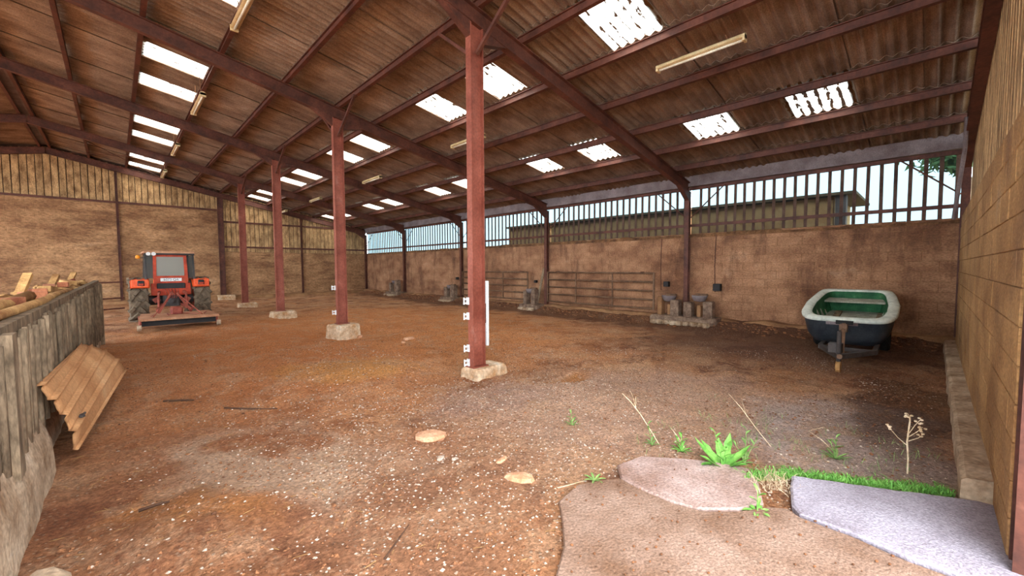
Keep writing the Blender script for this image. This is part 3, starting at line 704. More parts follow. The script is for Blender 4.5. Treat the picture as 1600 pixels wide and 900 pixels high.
# ------------------------------------------------------------------ steel columns of the middle row
COLLAB = ['red steel column nearest the camera, with a white strip on its side',
          'second red steel column from the camera, on a tall pale footing',
          'third red steel column from the camera, left of the tall pale footing',
          'red steel column farthest from the camera, beside the tractor']
FOOT = [((.14, .0), (.66, .42), .27, .12), ((.0, -.05), (.62, .55), .46, .2), ((.08, 0), (.72, .5), .36, .1), ((.08, 0), (.72, .5), .34, -.1)]
for k in range(4):
    y = FR[k + 1]; g = gz(XC, y); ft = FOOT[k]
    t = thing('steel_column', COLLAB[k], 'column', (XC, y, g), 0, 'red steel columns of the middle row')
    top = roofz(XC) - g
    zf = ft[2] - .12
    m = MB(); m.ibeam((0, 0, zf), (0, 0, top), .24, .12, .012, .016, up=(1, 0, 0)); m.build('shaft', 'column', t)
    m = MB(); m.box((0, 0, zf + .008), (.30, .20, .016)); m.build('base_plate', 'column', t)
    m = MB(); m.cbox((ft[0][0], ft[0][1], ft[2]/2 - .12), (ft[1][0], ft[1][1], ft[2]), .03, Matrix.Rotation(ft[3], 3, 'Z'))
    for q in range(len(m.v)):
        vx, vy, vz = m.v[q]; s_ = 1 + .10*(-(vz + .12)/ft[2] + .5) + .05*noise.noise((vx*5 + k, vy*5, vz*5)); m.v[q] = (vx*s_, vy*s_, vz)
    m.build('footing', 'footing', t, bevel=.012)
    for s in (-1, 1):
        m = MB(); m.beam((.0, s*.05, top - .42), (.03, s*.95, top + RD + .02), .05, .05); m.build('knee_brace', 'steel', t)
    if k < 2:
        for z in ((.22, .44, .93, 1.16) if k == 0 else (.62, 1.22)):
            m = MB()
            m.box((-.13, .055, z), (.02, .05, .11)); m.box((-.17, .055, z + .03), (.07, .022, .022)); m.box((-.17, .055, z - .03), (.07, .022, .022))
            m.tube([(-.20, .055, z - .05), (-.20, .055, z + .055)], .012, 8); m.build('insulator', 'white', t)
    if k == 0:
        m = MB(); m.box((.155, -.06, .96), (.035, .05, 1.0)); m.build('white_strip', 'white', t, bevel=.004)
        m = MB(); m.box((.145, -.05, .96), (.03, .012, .3)); m.build('strip_bracket', 'steel', t)

# ------------------------------------------------------------------ hanging fluorescent lamps
def lamp(x, y, z, L, hang, label, grp):
    t = thing('fluorescent_lamp', label, 'lamp', (x, y, z), 0, grp)
    m = MB(); m.extr([(-.045, .03), (-.06, -.01), (-.035, -.02), (.035, -.02), (.06, -.01), (.045, .03), (.02, .05), (-.02, .05)], (0, -L/2, 0), (0, L/2, 0)); m.build('housing', 'lamp', t)
    m = MB(); m.tube([(0, -L/2 + .04, -.035), (0, L/2 - .04, -.035)], .018, 8); m.build('tube', 'tube', t, smooth=True)
    for s in (-1, 1):
        m = MB(); m.box((0, s*(L/2 - .015), -.015), (.11, .03, .085)); m.build('end_cap', 'lamp', t)
        m = MB(); m.tube([(0, s*L*.32, .045), (.02*s, s*L*.30, hang)], .006, 5); m.build('hanger', 'wire', t)
R1, R2 = 'lamps hung under the outer roof slope', 'lamps hung near the ridge'
for (y, z, lab) in ((2.59, 4.80, 'long cream fluorescent lamp below the large skylight, nearest the camera'), (8.23, 4.75, 'cream fluorescent lamp half hidden behind the nearest red column'),
                    (13.55, 4.62, 'cream lamp on two wires right of the second red column'), (19.05, 4.60, 'small cream lamp on wires between the second and third columns'),
                    (24.0, 4.55, 'tiny pale lamp in front of the far gable, right of the third column')):
    lamp(6.45, y, z, 1.3, roofz(6.45, RD) - z, lab, R1)
for (y, z, lab) in ((7.1, 5.40, 'cream lamp cut off by the top edge of the picture'), (11.8, 5.34, 'cream lamp hanging beside the largest pair of skylights near the ridge'),
                    (16.7, 5.33, 'cream lamp beside the middle pair of skylights near the ridge'), (21., 5.28, 'small cream lamp beside the farthest skylights, above the tractor')):
    lamp(1.5, y, z, 1.5, roofz(1.5, RD) - z, lab, R2)

# ------------------------------------------------------------------ tractor, seen from behind
TX, TY = 1.22, 16.75
def wheel(mb_t, mb_r, c, R, w, rim, lugs, lw):
    """tyre with chevron lugs and a dished rim, axle along x"""
    h = w/2
    mb_t.lathe([(rim, -h*.85), (R*.86, -h), (R*.95, -h*.92), (R*.97, 0), (R*.95, h*.92), (R*.86, h), (rim, h*.85)], 36, c, 'x')
    for k in range(lugs):
        for s in (-1, 1):
            a0 = 2*PI*(k + (.5 if s > 0 else 0))/lugs; a1 = a0 + 2*PI/lugs*.95
            pts = []
            for t, rr in ((0, R*.96), (.5, R*.965), (1, R*.95)):
                a = lerp(a0, a1, t); x = s*lerp(.0, h*1.02, t)
                pts.append(Vector(c) + Vector((x, math.cos(a)*rr, math.sin(a)*rr)))
            for q in range(2):
                mid = (pts[q] + pts[q + 1])/2 - Vector(c); up = Vector((0, mid.y, mid.z)).normalized()
                mb_t.beam(pts[q] + up*.012, pts[q + 1] + up*.012, lw, .10 if R > .5 else .05, up)
    mb_r.lathe([(rim*1.02, -h*.86), (rim*.93, -h*.7), (rim*.5, -h*.25), (rim*.2, -h*.3), (rim*.2, h*.3), (rim*.5, h*.25), (rim*.93, h*.7), (rim*1.02, h*.86)], 24, c, 'x')
t = thing('tractor', 'old orange tractor with glazed cab parked before the far wall', 'tractor', (TX, TY, gz(TX, TY)), .0)
RR = .66
for s in (-1, 1):
    a, b = MB(), MB(); wheel(a, b, (s*.745, 0, RR - .01), RR, .42, .36, 12, .075)
    w_ = a.build('rear_tyre', 'tyre', t); b.build('wheel_rim', 'orange_d', w_)
    a, b = MB(), MB(); wheel(a, b, (s*.66, 1.95, .40), .41, .24, .22, 14, .035)
    w_ = a.build('front_tyre', 'tyre', t); b.build('wheel_rim', 'orange_d', w_)
    # fender: broad flat box over the tyre with a rounded shell
    m = MB(); prof = []
    for k in range(9):
        a_ = lerp(.62, PI*.86, k/8); prof.append((-math.cos(a_)*.76, RR + math.sin(a_)*.66))
    for k in range(9):
        y, z = prof[k]; y2, z2 = y*.965, RR + (z - RR)*.965
        m.v += [(s*.50, y, z), (s*.93, y, z), (s*.93, y2, z2), (s*.50, y2, z2)]
    for k in range(8):
        for q in range(4): m.f.append((4*k + q, 4*k + (q + 1) % 4, 4*k + 4 + (q + 1) % 4, 4*k + 4 + q))
    m.f += [(0, 1, 2, 3), (32, 33, 34, 35)]
    fe = m.build('fender', 'orange', t)
    m = MB(); m.box((s*.715, -.70, 1.17), (.39, .12, .235)); m.build('fender_end', 'orange', fe, bevel=.02)
    m = MB(); m.cbox((s*.70, -.775, 1.185), (.15, .05, .15), .02); lp = m.build('tail_lamp', 'black', fe)
    m = MB(); m.box((s*.70, -.805, 1.15), (.11, .012, .05)); m.build('lens', 'orange_d', lp)
# chassis, gearbox and bonnet
m = MB(); m.cbox((0, .1, .68), (.42, 1.0, .46), .05); m.box((0, 1.3, .62), (.34, 1.7, .34)); m.build('gearbox', 'darkgrey', t)
m = MB(); m.cbox((0, 1.65, 1.02), (.56, 1.5, .56), .09); bo = m.build('bonnet', 'orange', t)
m = MB(); m.box((0, 2.41, 1.0), (.46, .03, .44)); m.build('grille', 'black', bo)
m = MB(); m.tube([(-.60, 0, .65), (.60, 0, .65)], .13, 14); m.build('rear_axle', 'darkgrey', t)
m = MB(); m.tube([(-.60, 1.95, .42), (.60, 1.95, .42)], .07, 10); m.build('front_axle', 'darkgrey', t)
m = MB(); m.tube([(.30, 1.3, 1.25), (.30, 1.3, 1.95)], .035, 10); m.build('exhaust', 'darkgrey', t)
# cab
CB = -.42                                   # rear plane of the cab
for x in (-.565, .565):
    MB().beam((x*1.02, CB + .06, 1.24), (x, CB + .10, 2.06), .045, .05, (1, 0, 0)).build('cab_pillar', 'darkgrey', t)
    MB().beam((x*1.02, .86, 1.24), (x*.97, .80, 2.06), .045, .05, (1, 0, 0)).build('cab_pillar', 'darkgrey', t)
m = MB(); m.cbox((0, .2, 2.105), (1.24, 1.42, .075), .03); rf = m.build('cab_roof', 'pinkdeck', t)
m = MB(); m.box((0, CB - .075, 2.045), (1.18, .05, .05)); m.build('roof_edge', 'black', rf)
for x in (-.50, -.38):
    m = MB(); m.lathe([(.03, 0), (.052, -.03), (.052, -.06), (.0, -.061)], 14, (x, CB - .07, 2.045), 'y'); m.build('work_lamp', 'white', rf)
m = MB()                                    # orange frame of the rear window
for s in (-1, 1): m.beam((s*.375, CB, 1.32), (s*.355, CB + .02, 2.02), .075, .07, (0, 1, 0))
m.box((0, CB + .02, 1.995), (.76, .06, .06)); m.box((0, CB, 1.355), (.76, .06, .06)); fr = m.build('rear_window_frame', 'orange_d', t)
m = MB(); m.box((0, CB + .01, 1.675), (.66, .012, .60)); m.build('pane', 'glass', fr)
for s in (-1, 1):
    m = MB(); m.box((s*.475, CB + .06, 1.66), (.155, .012, .70)); m.build('rear_quarter_pane', 'glass2', t)
    m = MB(); m.box((s*.57, .2, 1.66), (.012, 1.15, .74)); m.build('side_pane', 'glass2', t)
m = MB(); m.box((0, .82, 1.66), (1.06, .012, .74)); m.build('windscreen', 'glass2', t)
m = MB(); m.box((0, CB - .03, 1.235), (.80, .10, .17)); pn = m.build('rear_panel', 'orange_d', t)
m = MB(); m.box((.0, CB - .085, 1.268), (.50, .012, .095)); pl = m.build('number_plate', 'white', pn)
cu = bpy.data.curves.new('plate_lettering', 'FONT'); cu.body = '6073 QA'; cu.size = .095; cu.align_x = 'CENTER'; cu.align_y = 'CENTER'; cu.extrude = .001
cu.materials.append(MT['black']); _t = bpy.data.objects.new('plate_text', cu); tx = link('plate_lettering', bpy.data.meshes.new_from_object(_t), pl); bpy.data.objects.remove(_t)
tx.location = (0, CB - .093, 1.266); tx.rotation_euler = (PI/2, 0, 0)
for x in (-.285, .295): MB().box((x, CB - .085, 1.265), (.06, .012, .09)).build('reflector', 'redpipe', pn)
m = MB(); m.cbox((0, CB - .04, 1.09), (.68, .09, .18), .02); m.build('black_panel', 'black', t)
m = MB(); m.box((0, CB + .0, .92), (.86, .10, .26)); m.box((-.40, CB + .0, .98), (.14, .12, .36)); m.box((.40, CB + .0, .98), (.14, .12, .36)); m.build('rear_apron', 'orange_d', t, bevel=.015)
m = MB(); m.tube([(-.58, CB, 1.95), (-.66, CB - .02, 1.93), (-.70, CB - .03, 1.93)], .012, 6); m.build('beacon_arm', 'darkgrey', t)
m = MB(); m.lathe([(.045, 0), (.055, .02), (.055, .07), (.03, .1), (0, .102)], 14, (-.73, CB - .03, 1.90)); m.build('beacon', 'beacon', t, smooth=True)
m = MB(); m.cbox((0, .0, 1.2), (.44, .42, .12), .03); m.cbox((0, -.18, 1.42), (.44, .10, .36), .03); m.build('driver_seat', 'black', t)
m = MB(); m.lathe([(.17, -.012), (.185, 0), (.17, .012), (.155, 0), (.17, -.012)], 20, (0, .45, 1.5)); m.tube([(0, .45, 1.5), (0, .6, 1.1)], .02, 8); m.build('steering_wheel', 'black', t)
# three-point linkage
for s in (-1, 1):
    m = MB(); m.beam((s*.22, -.30, .50), (s*.40, -1.25, .40), .05, .08); m.build('lower_link', 'linkage', t)
    m = MB(); m.beam((s*.26, -.25, .92), (s*.32, -.72, .86), .06, .07); m.build('lift_arm', 'linkage', t)
    m = MB(); m.tube([(s*.32, -.70, .86), (s*.335, -.80, .46)], .028, 8); m.build('lift_rod', 'linkage', t)
    m = MB(); m.beam((s*.42, -.42, .62), (s*.30, -.44, .70), .10, .14); m.build('stabiliser', 'linkage', t)
m = MB(); m.tube([(0, -.34, .88), (0, -1.05, .84)], [.035, .028], 8); m.build('top_link', 'linkage', t)
m = MB(); m.lathe([(.10, 0), (.10, -.08), (.04, -.1), (.04, -.2)], 14, (0, -.4, .62), 'y'); m.build('power_take_off', 'darkgrey', t)
m = MB()
for k in range(5): m.tube([(-.16 + k*.08, -.44, 1.0), (-.12 + k*.07, -.56, .88), (-.1 + k*.05, -.50, .70)], .012, 6)
m.build('hydraulic_hoses', 'linkage', t)

# rotary mower behind it
t = thing('rotary_mower', 'dusty pink rotary mower deck hitched behind the orange tractor', 'mower', (1.17, 14.45, gz(1.2, 14.4)), 0)
m = MB(); m.add([(-.80, -.62, .30), (.86, -.62, .30), (.78, .52, .34), (-.72, .52, .34), (-.80, -.62, .33), (.86, -.62, .33), (.78, .52, .37), (-.72, .52, .37)],
               [(0, 3, 2, 1), (4, 5, 6, 7), (0, 1, 5, 4), (1, 2, 6, 5), (2, 3, 7, 6), (3, 0, 4, 7)]); dk = m.build('deck', 'pinkdeck', t)
m = MB()
m.box((-.76, -.02, .21), (.03, 1.12, .20)); m.box((.82, -.02, .21), (.03, 1.12, .20)); m.box((.03, .50, .23), (1.5, .03, .2)); m.build('side_skirt', 'linkage', t)
m = MB(); m.box((.03, -.63, .295), (1.66, .025, .05)); m.build('rear_edge', 'pinkdeck', dk)
m = MB(); m.box((.03, -.45, .20), (1.56, .012, .16)); m.build('underside_shade', 'black', t)  # black strip put in for the shadow beneath the deck
for x in (-.79, .85):
    m = MB(); m.lathe([(0.02, -.045), (.075, -.04), (.075, .04), (.02, .045)], 16, (x, -.60, .10), 'x'); m.build('guide_wheel', 'concrete', t)
for s in (-1, 1):
    m = MB(); m.beam((s*.36, .40, .36), (s*.06, .42, .92), .05, .06, (0, 1, 0)); m.build('hitch_frame', 'linkage', t)
    m = MB(); m.beam((s*.06, .40, .90), (s*.50, -.45, .36), .05, .02, (0, 1, 1)); m.build('stay', 'linkage', t)
m = MB(); m.cbox((0, .05, .46), (.26, .30, .20), .04); m.lathe([(.06, 0), (.05, .2), (.03, .3)], 12, (0, .2, .5), 'y'); m.build('mower_gearbox', 'linkage', t)
for x in (-.5, -.2, .28, .6):
    m = MB(); m.box((x, -.25, .375), (.03, .55, .012), Matrix.Rotation(random.uniform(-.7, .7), 3, 'Z')); m.build('deck_rib', 'linkage', dk)

# ------------------------------------------------------------------ dinghy on its trailer
BA = math.radians(9.5)
bl = (8.72, 1.02, .69)
boat = thing('dinghy', 'white rimmed dinghy with green inside, tilted on a trailer by the right wall', 'boat', bl, 0, None, (0, -BA, math.radians(2)))
def rim(off, z, n=44, L=2.25, push=0.):
    """outline of the boat, u from the blunt bow at 0 to the stern at L, corners rounded"""
    pts = []; W0 = .60
    for k in range(n):
        a = 2*PI*k/n; ca, sa = math.cos(a), math.sin(a); p = 6. if ca > 0 else 9.
        cu_ = math.copysign(abs(ca)**(2/p), ca); su = math.copysign(abs(sa)**(2/p), sa)
        u = L/2 - cu_*(L/2 - off); tt = u/L
        wd = (W0 + .07*math.sin(PI*min(1, tt*1.1)) - .03*tt) - off
        pts.append((u, su*wd, z + .03*tt))
    return pts
def loft(loops, close=True):
    n = len(loops[0]); m = MB(); m.v = [p for l_ in loops for p in l_]
    for i in range(len(loops) - 1):
        for k in range(n): m.f.append((i*n + k, i*n + (k + 1) % n, (i + 1)*n + (k + 1) % n, (i + 1)*n + k))
    if close: m.f.append(tuple(range((len(loops) - 1)*n, len(loops)*n)))
    return m
loft([rim(.012, -.03), rim(.035, -.16), rim(.07, -.34), rim(.15, -.47), rim(.27, -.51)]).build('hull', 'hulldark', boat, smooth=True)
loft([rim(.012, -.04), rim(-.015, -.035), rim(-.02, -.005), rim(.0, .022), rim(.09, .030), rim(.135, .012), rim(.14, -.04)], False).build('gunwale', 'hullwhite', boat, smooth=True)
loft([rim(.138, .0), rim(.15, -.18), rim(.18, -.36), rim(.20, -.375)], False).build('inner_side', 'green', boat, smooth=True)
m = MB(); m.v = rim(.195, -.372); m.f = [tuple(range(len(m.v)))]; q = [(a, b, c - .02) for a, b, c in m.v]; n = len(q); m.v = m.v + q
m.f += [tuple(range(2*n - 1, n - 1, -1))] + [(i, (i + 1) % n, n + (i + 1) % n, n + i) for i in range(n)]; m.build('boat_floor', 'boatfloor', boat)
m = MB(); m.box((1.86, 0, -.10), (.28, .98, .03)); m.build('thwart', 'boatfloor', boat)
m = MB(); m.box((1.99, 0, -.24), (.02, .98, .26)); m.build('locker_front', 'green', boat)
for k in range(5):
    for s in (-1, 1):
        u = .45 + k*.30; m = MB(); m.add([(u, s*.545, -.03), (u + .05, s*.545, -.03), (u + .05, s*.40, -.36), (u, s*.40, -.36), (u, s*.585, -.03), (u + .05, s*.585, -.03), (u + .05, s*.55, -.36), (u, s*.55, -.36)],
                                         [(0, 1, 2, 3), (7, 6, 5, 4), (0, 4, 5, 1), (1, 5, 6, 2), (2, 6, 7, 3), (3, 7, 4, 0)]); m.build('rib', 'boatfloor', boat)
m = MB(); m.tube([(.35, .30, -.34), (.5, .1, -.33), (.8, .05, -.33), (.95, -.2, -.34), (.7, -.3, -.34)], .02, 6); m.build('rope', 'black', boat)
m = MB(); m.box((.01, .03, -.06), (.06, .42, .05)); m.build('bow_plate', 'gutter', boat)
tr = thing('boat_trailer', 'rusty grey trailer with jockey wheel carrying the dinghy', 'trailer', (0, 0, 0))
m = MB(); m.beam((7.62, .93, .26), (8.55, 1.30, .24), .06, .07); m.beam((7.62, .93, .26), (8.50, .60, .24), .06, .07)
m.beam((8.55, 1.30, .24), (10.7, 1.33, .30), .06, .07); m.beam((8.50, .60, .24), (10.7, .66, .30), .06, .07); m.beam((8.52, 1.32, .24), (8.48, .58, .24), .06, .06); m.beam((10.68, 1.4, .3), (10.68, .6, .3), .06, .06)
m.build('frame', 'darkgrey', tr)
m = MB(); m.beam((8.06, .95, .22), (8.38, .98, .66), .05, .06); m.box((8.36, .98, .60), (.12, .10, .12)); m.build('winch_post', 'galv', tr)
m = MB(); m.box((8.44, .98, .68), (.05, .22, .06)); m.build('bow_stop', 'rubber', tr)
m = MB(); m.tube([(7.72, .95, .62), (7.72, .95, .14)], .03, 8); m.tube([(7.66, .95, .62), (7.82, .95, .62)], .012, 6); m.box((7.80, 1.0, .36), (.16, .16, .14)); m.build('jockey_post', 'darkgrey', tr)
jw = MB(); jw.lathe([(.03, -.03), (.085, -.028), (.085, .028), (.03, .03)], 16, (7.72, .95, .085 + gz(7.72, .95)), 'y'); jw.build('jockey_wheel', 'tan_wood', tr)
m = MB(); m.tube([(7.62, .93, .26), (7.40, .90, .30)], .035, 8); m.build('coupling', 'galv', tr)
for y in (1.56, .60):
    a = MB(); g = gz(10.2, y); a.lathe([(.10, -.07), (.21, -.085), (.24, -.05), (.24, .05), (.21, .085), (.10, .07)], 24, (10.2, y, .24 + g), 'y'); w_ = a.build('tyre', 'rubber', tr)
    a = MB(); a.lathe([(.10, -.06), (.03, -.03), (.03, .03), (.10, .06)], 16, (10.2, y, .24 + g), 'y'); a.build('wheel_rim', 'darkgrey', w_)
m = MB(); m.tube([(10.2, 1.56, .26), (10.2, .60, .26)], .03, 8); m.build('axle', 'darkgrey', tr)
for y in (1.32, .68):
    m = MB(); m.beam((9.6, y, .28), (9.6, y, .42), .06, .06); m.beam((9.3, y, .42), (10.6, y, .66), .10, .05); m.beam((10.5, y, .3), (10.5, y, .62), .06, .06); m.build('bunk', 'grey_wood', tr)

# ------------------------------------------------------------------ tube gates hung on the right wall
def gate(ya, yb, xg, label):
    t = thing('tube_gate', label, 'gate', (xg, (ya + yb)/2, .34), 0, 'tube gates on the right wall')
    L = (yb - ya)/2; H = 1.06
    for k in range(5):
        z = H*k/4; m = MB(); m.tube([(0, -L, z), (0, L, z)], .027, 8); m.build('rail', 'galv', t, smooth=True)
    for y in (-L, -L*.32, L*.38, L):
        m = MB(); m.beam((-.012, y, -.03), (-.012, y, H + .02), .05 if abs(y) == L else .04, .03, (1, 0, 0)); m.build('upright', 'galv', t)
    for y in (-L*.8, L*.8):
        m = MB(); m.tube([(.19, y, H + .03), (-.03, y, H + .035), (-.035, y, H - .02)], .01, 6); m.build('wall_hook', 'steel', t)
gate(5.76, 9.90, 11.44, 'long five rail tube gate against the wall between two drinkers')
gate(10.92, 15.05, 11.44, 'five rail tube gate partly hidden behind the nearest red column')
t = tag(MB().beam((11.27, 10.32, .1), (11.52, 10.16, 1.55), .09, .03, (1, 0, 0)).build('plank', 'grey_wood'), 'grey plank leaning on the wall at the left end of the long gate', 'plank')

# ------------------------------------------------------------------ cattle drinkers built of blocks against the right wall
def drinker(label, y0, y1, ups, bowls, boxes):
    g = gz(11.2, (y0 + y1)/2) - .02
    t = thing('cattle_drinker', label, 'drinker', (11.3, (y0 + y1)/2, g), 0, 'cattle drinkers along the right wall')
    yc = (y0 + y1)/2
    m = MB(); m.cbox((-.02, 0, .05), (.62, y1 - y0 + .2, .20), .04)
    for q in range(len(m.v)):
        vx, vy, vz = m.v[q]; m.v[q] = (vx + .05*noise.noise((vy*3, vz*3, 1)), vy + .04*noise.noise((vx*4, vz, vy)), vz + .02*noise.noise((vx*5, vy*5, 0)))
    m.build('plinth', 'pier', t, bevel=.01)
    for k in range(9):
        m = MB(); yy = lerp(y0, y1, (k + .5)/9) - yc; rock(m, (-.40 + random.uniform(-.06, .05), yy, -.02), .22, .2, .14, k + y0, rot=k); m.build('rubble', 'concrete', t)
    for (y, w, h, dx) in ups:
        m = MB(); m.cbox((-.08 + dx, y - yc, .14 + h/2), (.22, w, h), .015); m.build('block_pier', 'pier' if w > .15 else 'mortar', t)
    for (y, z) in bowls:
        m = MB(); m.lathe([(.05, -.10), (.14, -.08), (.19, .02), (.20, .07), (.18, .07), (.15, -.02), (.02, -.05)], 18, (-.06, y - yc, z)); m.build('bowl', 'gutter', t, smooth=True)
        m = MB(); m.cbox((.08, y - yc, z + .08), (.12, .30, .06), .015); m.build('bowl_lid', 'galv', t)
    for (y, z, s) in boxes:
        m = MB(); m.cbox((.24, y - yc, z), (.13, s, s), .012); m.build('junction_box', 'black', t)
drinker('double cattle drinker on rubble plinth under the nearest wall post', 3.95, 5.55,
        [(5.42, .13, .52, 0), (4.98, .24, .44, -.03), (4.62, .22, .40, -.03), (4.10, .24, .44, -.02), (5.2, .1, .3, .12), (4.38, .1, .32, .12)], [(5.20, .62), (4.36, .66)], [(5.42, 1.0, .15), (4.02, .95, .19)])
drinker('small cattle drinker between the two tube gates', 10.15, 10.85, [(10.78, .18, .5, 0), (10.36, .2, .56, 0)], [(10.56, .64)], [(10.6, .98, .10)])
drinker('cattle drinker on the wall just left of the nearest column', 15.35, 16.1, [(16.0, .2, .45, 0), (15.45, .28, .55, 0)], [(15.7, .62)], [(15.6, 1.0, .12)])
drinker('farthest cattle drinker, near the back corner of the barn', 20.5, 21.6, [(21.4, .2, .5, 0), (20.7, .3, .65, 0)], [(21.0, .7)], [])

# ------------------------------------------------------------------ feed barrier on the left
FA, FB = Vector((-.575, 2.1, 0)), Vector((-.295, 12.25, 0))
def fpt(y, off=0., z=0.):
    t = (y - FA.y)/(FB.y - FA.y); p = FA.lerp(FB, t); return Vector((p.x + off, y, z))
def ftop(y): return 1.20 + .012*(y - 2)
fb = thing('feed_barrier', 'grey timber and tube feed barrier along the left side', 'fence', tuple(fpt(7.0)))
o_ = fpt(7.0)
def loc(p): return Vector(p) - o_
m = MB(); m.beam(loc(fpt(2.1, 0, ftop(2.1))), loc(fpt(12.25, 0, ftop(12.25))), .07, .07); m.build('top_rail', 'grey_wood', fb)
m = MB(); m.beam(loc(fpt(2.1, .0, .52)), loc(fpt(12.25, 0, .40)), .06, .07); m.build('bottom_rail', 'grey_wood', fb)
y = 2.15; k = 0
while y < 12.2:
    tp = ftop(y) - random.uniform(.01, .06); bt = lerp(.48, .20, (y - 2)/10)
    m = MB(); kind = k % 3; lean = random.uniform(-.02, .02); dx = random.uniform(.0, .025)
    if kind == 0: m.box(loc(fpt(y, dx + .02, (tp + bt)/2)), (.03, random.uniform(.06, .09), tp - bt), Matrix.Rotation(lean, 3, 'X')); m.build('plank', 'grey_wood', fb)
    elif kind == 1: m.tube([loc(fpt(y, .04 + dx, bt)), loc(fpt(y + lean*2, .04 + dx, tp))], .022, 7); m.build('bar', 'grey_wood', fb, smooth=True)
    else: m.box(loc(fpt(y, dx, (tp + bt)/2)), (.028, random.uniform(.03, .06), tp - bt), Matrix.Rotation(lean*2, 3, 'X')); m.build('plank', 'grey_wood', fb)
    y += .075; k += 1
m = MB(); m.box(loc(fpt(12.3, .03, .62)), (.10, .12, 1.3)); m.build('end_post', 'grey_wood', fb)
m = MB(); m.box(loc(fpt(3.72, .07, .80)), (.05, .16, .85)); m.build('wide_post', 'grey_wood', fb)
# low concrete kerb carrying it
def kerb(name, ya, yb, xo0, xo1, h, label):
    m = MB(); ys = [lerp(ya, yb, k/40) for k in range(41)]
    for y in ys:
        w = .012*noise.noise((y*3, 1, 9)); hh = h + .015*noise.noise((y*2, 4, 9)); e = 1 - .4*sstep(yb - .25, yb, y)*0
        m.v += [tuple(fpt(y, xo1 + .05 + w, -.12)), tuple(fpt(y, xo1 + .03 + w, hh*.55)), tuple(fpt(y, xo1 - .02 + w, hh - .03)), tuple(fpt(y, xo1 - .07 + w, hh)), tuple(fpt(y, xo0, hh)), tuple(fpt(y, xo0, -.12))]
    for k in range(40):
        for q in range(6): m.f.append((6*k + q, 6*k + (q + 1) % 6, 6*k + 6 + (q + 1) % 6, 6*k + 6 + q))
    m.f += [tuple(range(6)), tuple(range(240, 246))]
    return struct('', m.build(name, 'concrete', None, smooth=False), label)
kerb('trim_1', 1.9, 4.72, -.22, .07, .50, 'thick concrete kerb carrying the near end of the feed barrier')
kerb('trim_2', 4.72, 12.4, -.22, -.02, .34, 'thin concrete kerb under the feed barrier behind the leaning sheet')
# heap behind the barrier and the things lying on it
m = MB(); NX, NY = 14, 120
for j in range(NY + 1):
    y = lerp(1.6, 12.2, j/NY)
    for i in range(NX + 1):
        u = i/NX; x = -.06 - u*1.5; hgt = ftop(y)*(1.0 - .75*sstep(.32, 1, u))*(1 - sstep(11.5, 12.25, y)*.8) + .05*fbm(x*4, y*4, 2, 3)
        p = fpt(y, x, max(-.1, hgt if i not in (0, NX) else -.1)); m.v.append(tuple(p))
for j in range(NY):
    for i in range(NX): a = j*(NX + 1) + i; m.f.append((a, a + 1, a + NX + 2, a + NX + 1))
ho = m.build('debris_heap', 'debris', None, smooth=True); tag(ho, 'heap of brown rubble and dirt banked behind the feed barrier', 'debris heap', None, 'stuff')
tag(MB().tube([fpt(2.6, -.06, ftop(2.6) + .05), fpt(4.2, -.05, ftop(4) + .07), fpt(5.8, -.04, ftop(6) + .04), fpt(7.0, -.06, ftop(7) + .05), fpt(8.4, -.05, ftop(8) + .04)], [.04, .032, .042, .03, .025], 7).build('log', 'tan_wood', None, smooth=True),
    'long tan log lying along the top of the feed barrier', 'log')
def onheap(y, off, dz=0.): return fpt(y, off, ftop(y) + dz - .02)
POLES = [(3.3, 5.6, -.35, -.20, .04, 'tan_wood', 'short tan pole sticking up over the near heap of rubble'), (4.4, 5.9, -.22, -.12, .05, 'tan_wood', 'pale pole lying on the rubble beside the bricks'),
         (2.4, 4.2, -.30, -.42, .022, 'redpipe', 'thin red pipe on the near end of the rubble'), (3.0, 5.0, -.46, -.36, .02, 'redpipe', 'second thin red pipe behind the tan pole'),
         (9.2, 10.6, -.25, -.20, .03, 'redpipe', 'red pipe on the far end of the rubble')]
for (a, b, oa, ob, r, mm, lab) in POLES:
    tag(MB().tube([onheap(a, oa, .07), onheap(b, ob, .12)], r, 8).build('pole' if mm == 'tan_wood' else 'pipe', mm, None, smooth=True), lab, 'pole' if mm == 'tan_wood' else 'pipe')
for (y, dy, off, dz, lab) in ((6.6, .35, -.30, .30, 'tan stick slanting up out of the middle of the rubble'), (8.5, .4, -.28, .24, 'tan stick slanting up farther along the rubble'), (10.3, .5, -.25, .24, 'tan stick slanting up at the far end of the rubble')):
    tag(MB().beam(onheap(y, off, .02), onheap(y + dy, off + .05, dz), .07, .05).build('stick', 'tan_wood'), lab, 'stick')
NTH = ['nearest', 'second', 'third', 'fourth', 'fifth', 'sixth', 'seventh', 'eighth', 'ninth', 'farthest']
for k, (y, off) in enumerate(((4.3, -.16), (4.75, -.22), (5.3, -.16), (5.7, -.2), (6.2, -.14), (6.8, -.18), (7.4, -.16), (7.9, -.2), (8.8, -.16), (9.6, -.18))):
    p = onheap(y, off, .11)
    tag(MB().cbox(p, (.11, .22, .07), .006, Matrix.Rotation(random.uniform(-.6, .6), 3, 'Z') @ Matrix.Rotation(random.uniform(-.15, .15), 3, 'X')).build('brick', 'brick' if k % 3 else 'tan_wood'),
        NTH[k] + ' of the bricks lying in a row on the rubble behind the feed barrier', 'brick', 'bricks on the rubble')
# rails of the open gate past the end of the barrier
t = thing('passage_gate', 'small tube gate at the far end of the feed barrier', 'gate', (-.12, 12.5, 0))
for z in (.72, .95, 1.30):
    m = MB(); m.tube([(-.14, -.12, z), (.24, 0, z + .005)], .018, 6); m.build('rail', 'steel', t)

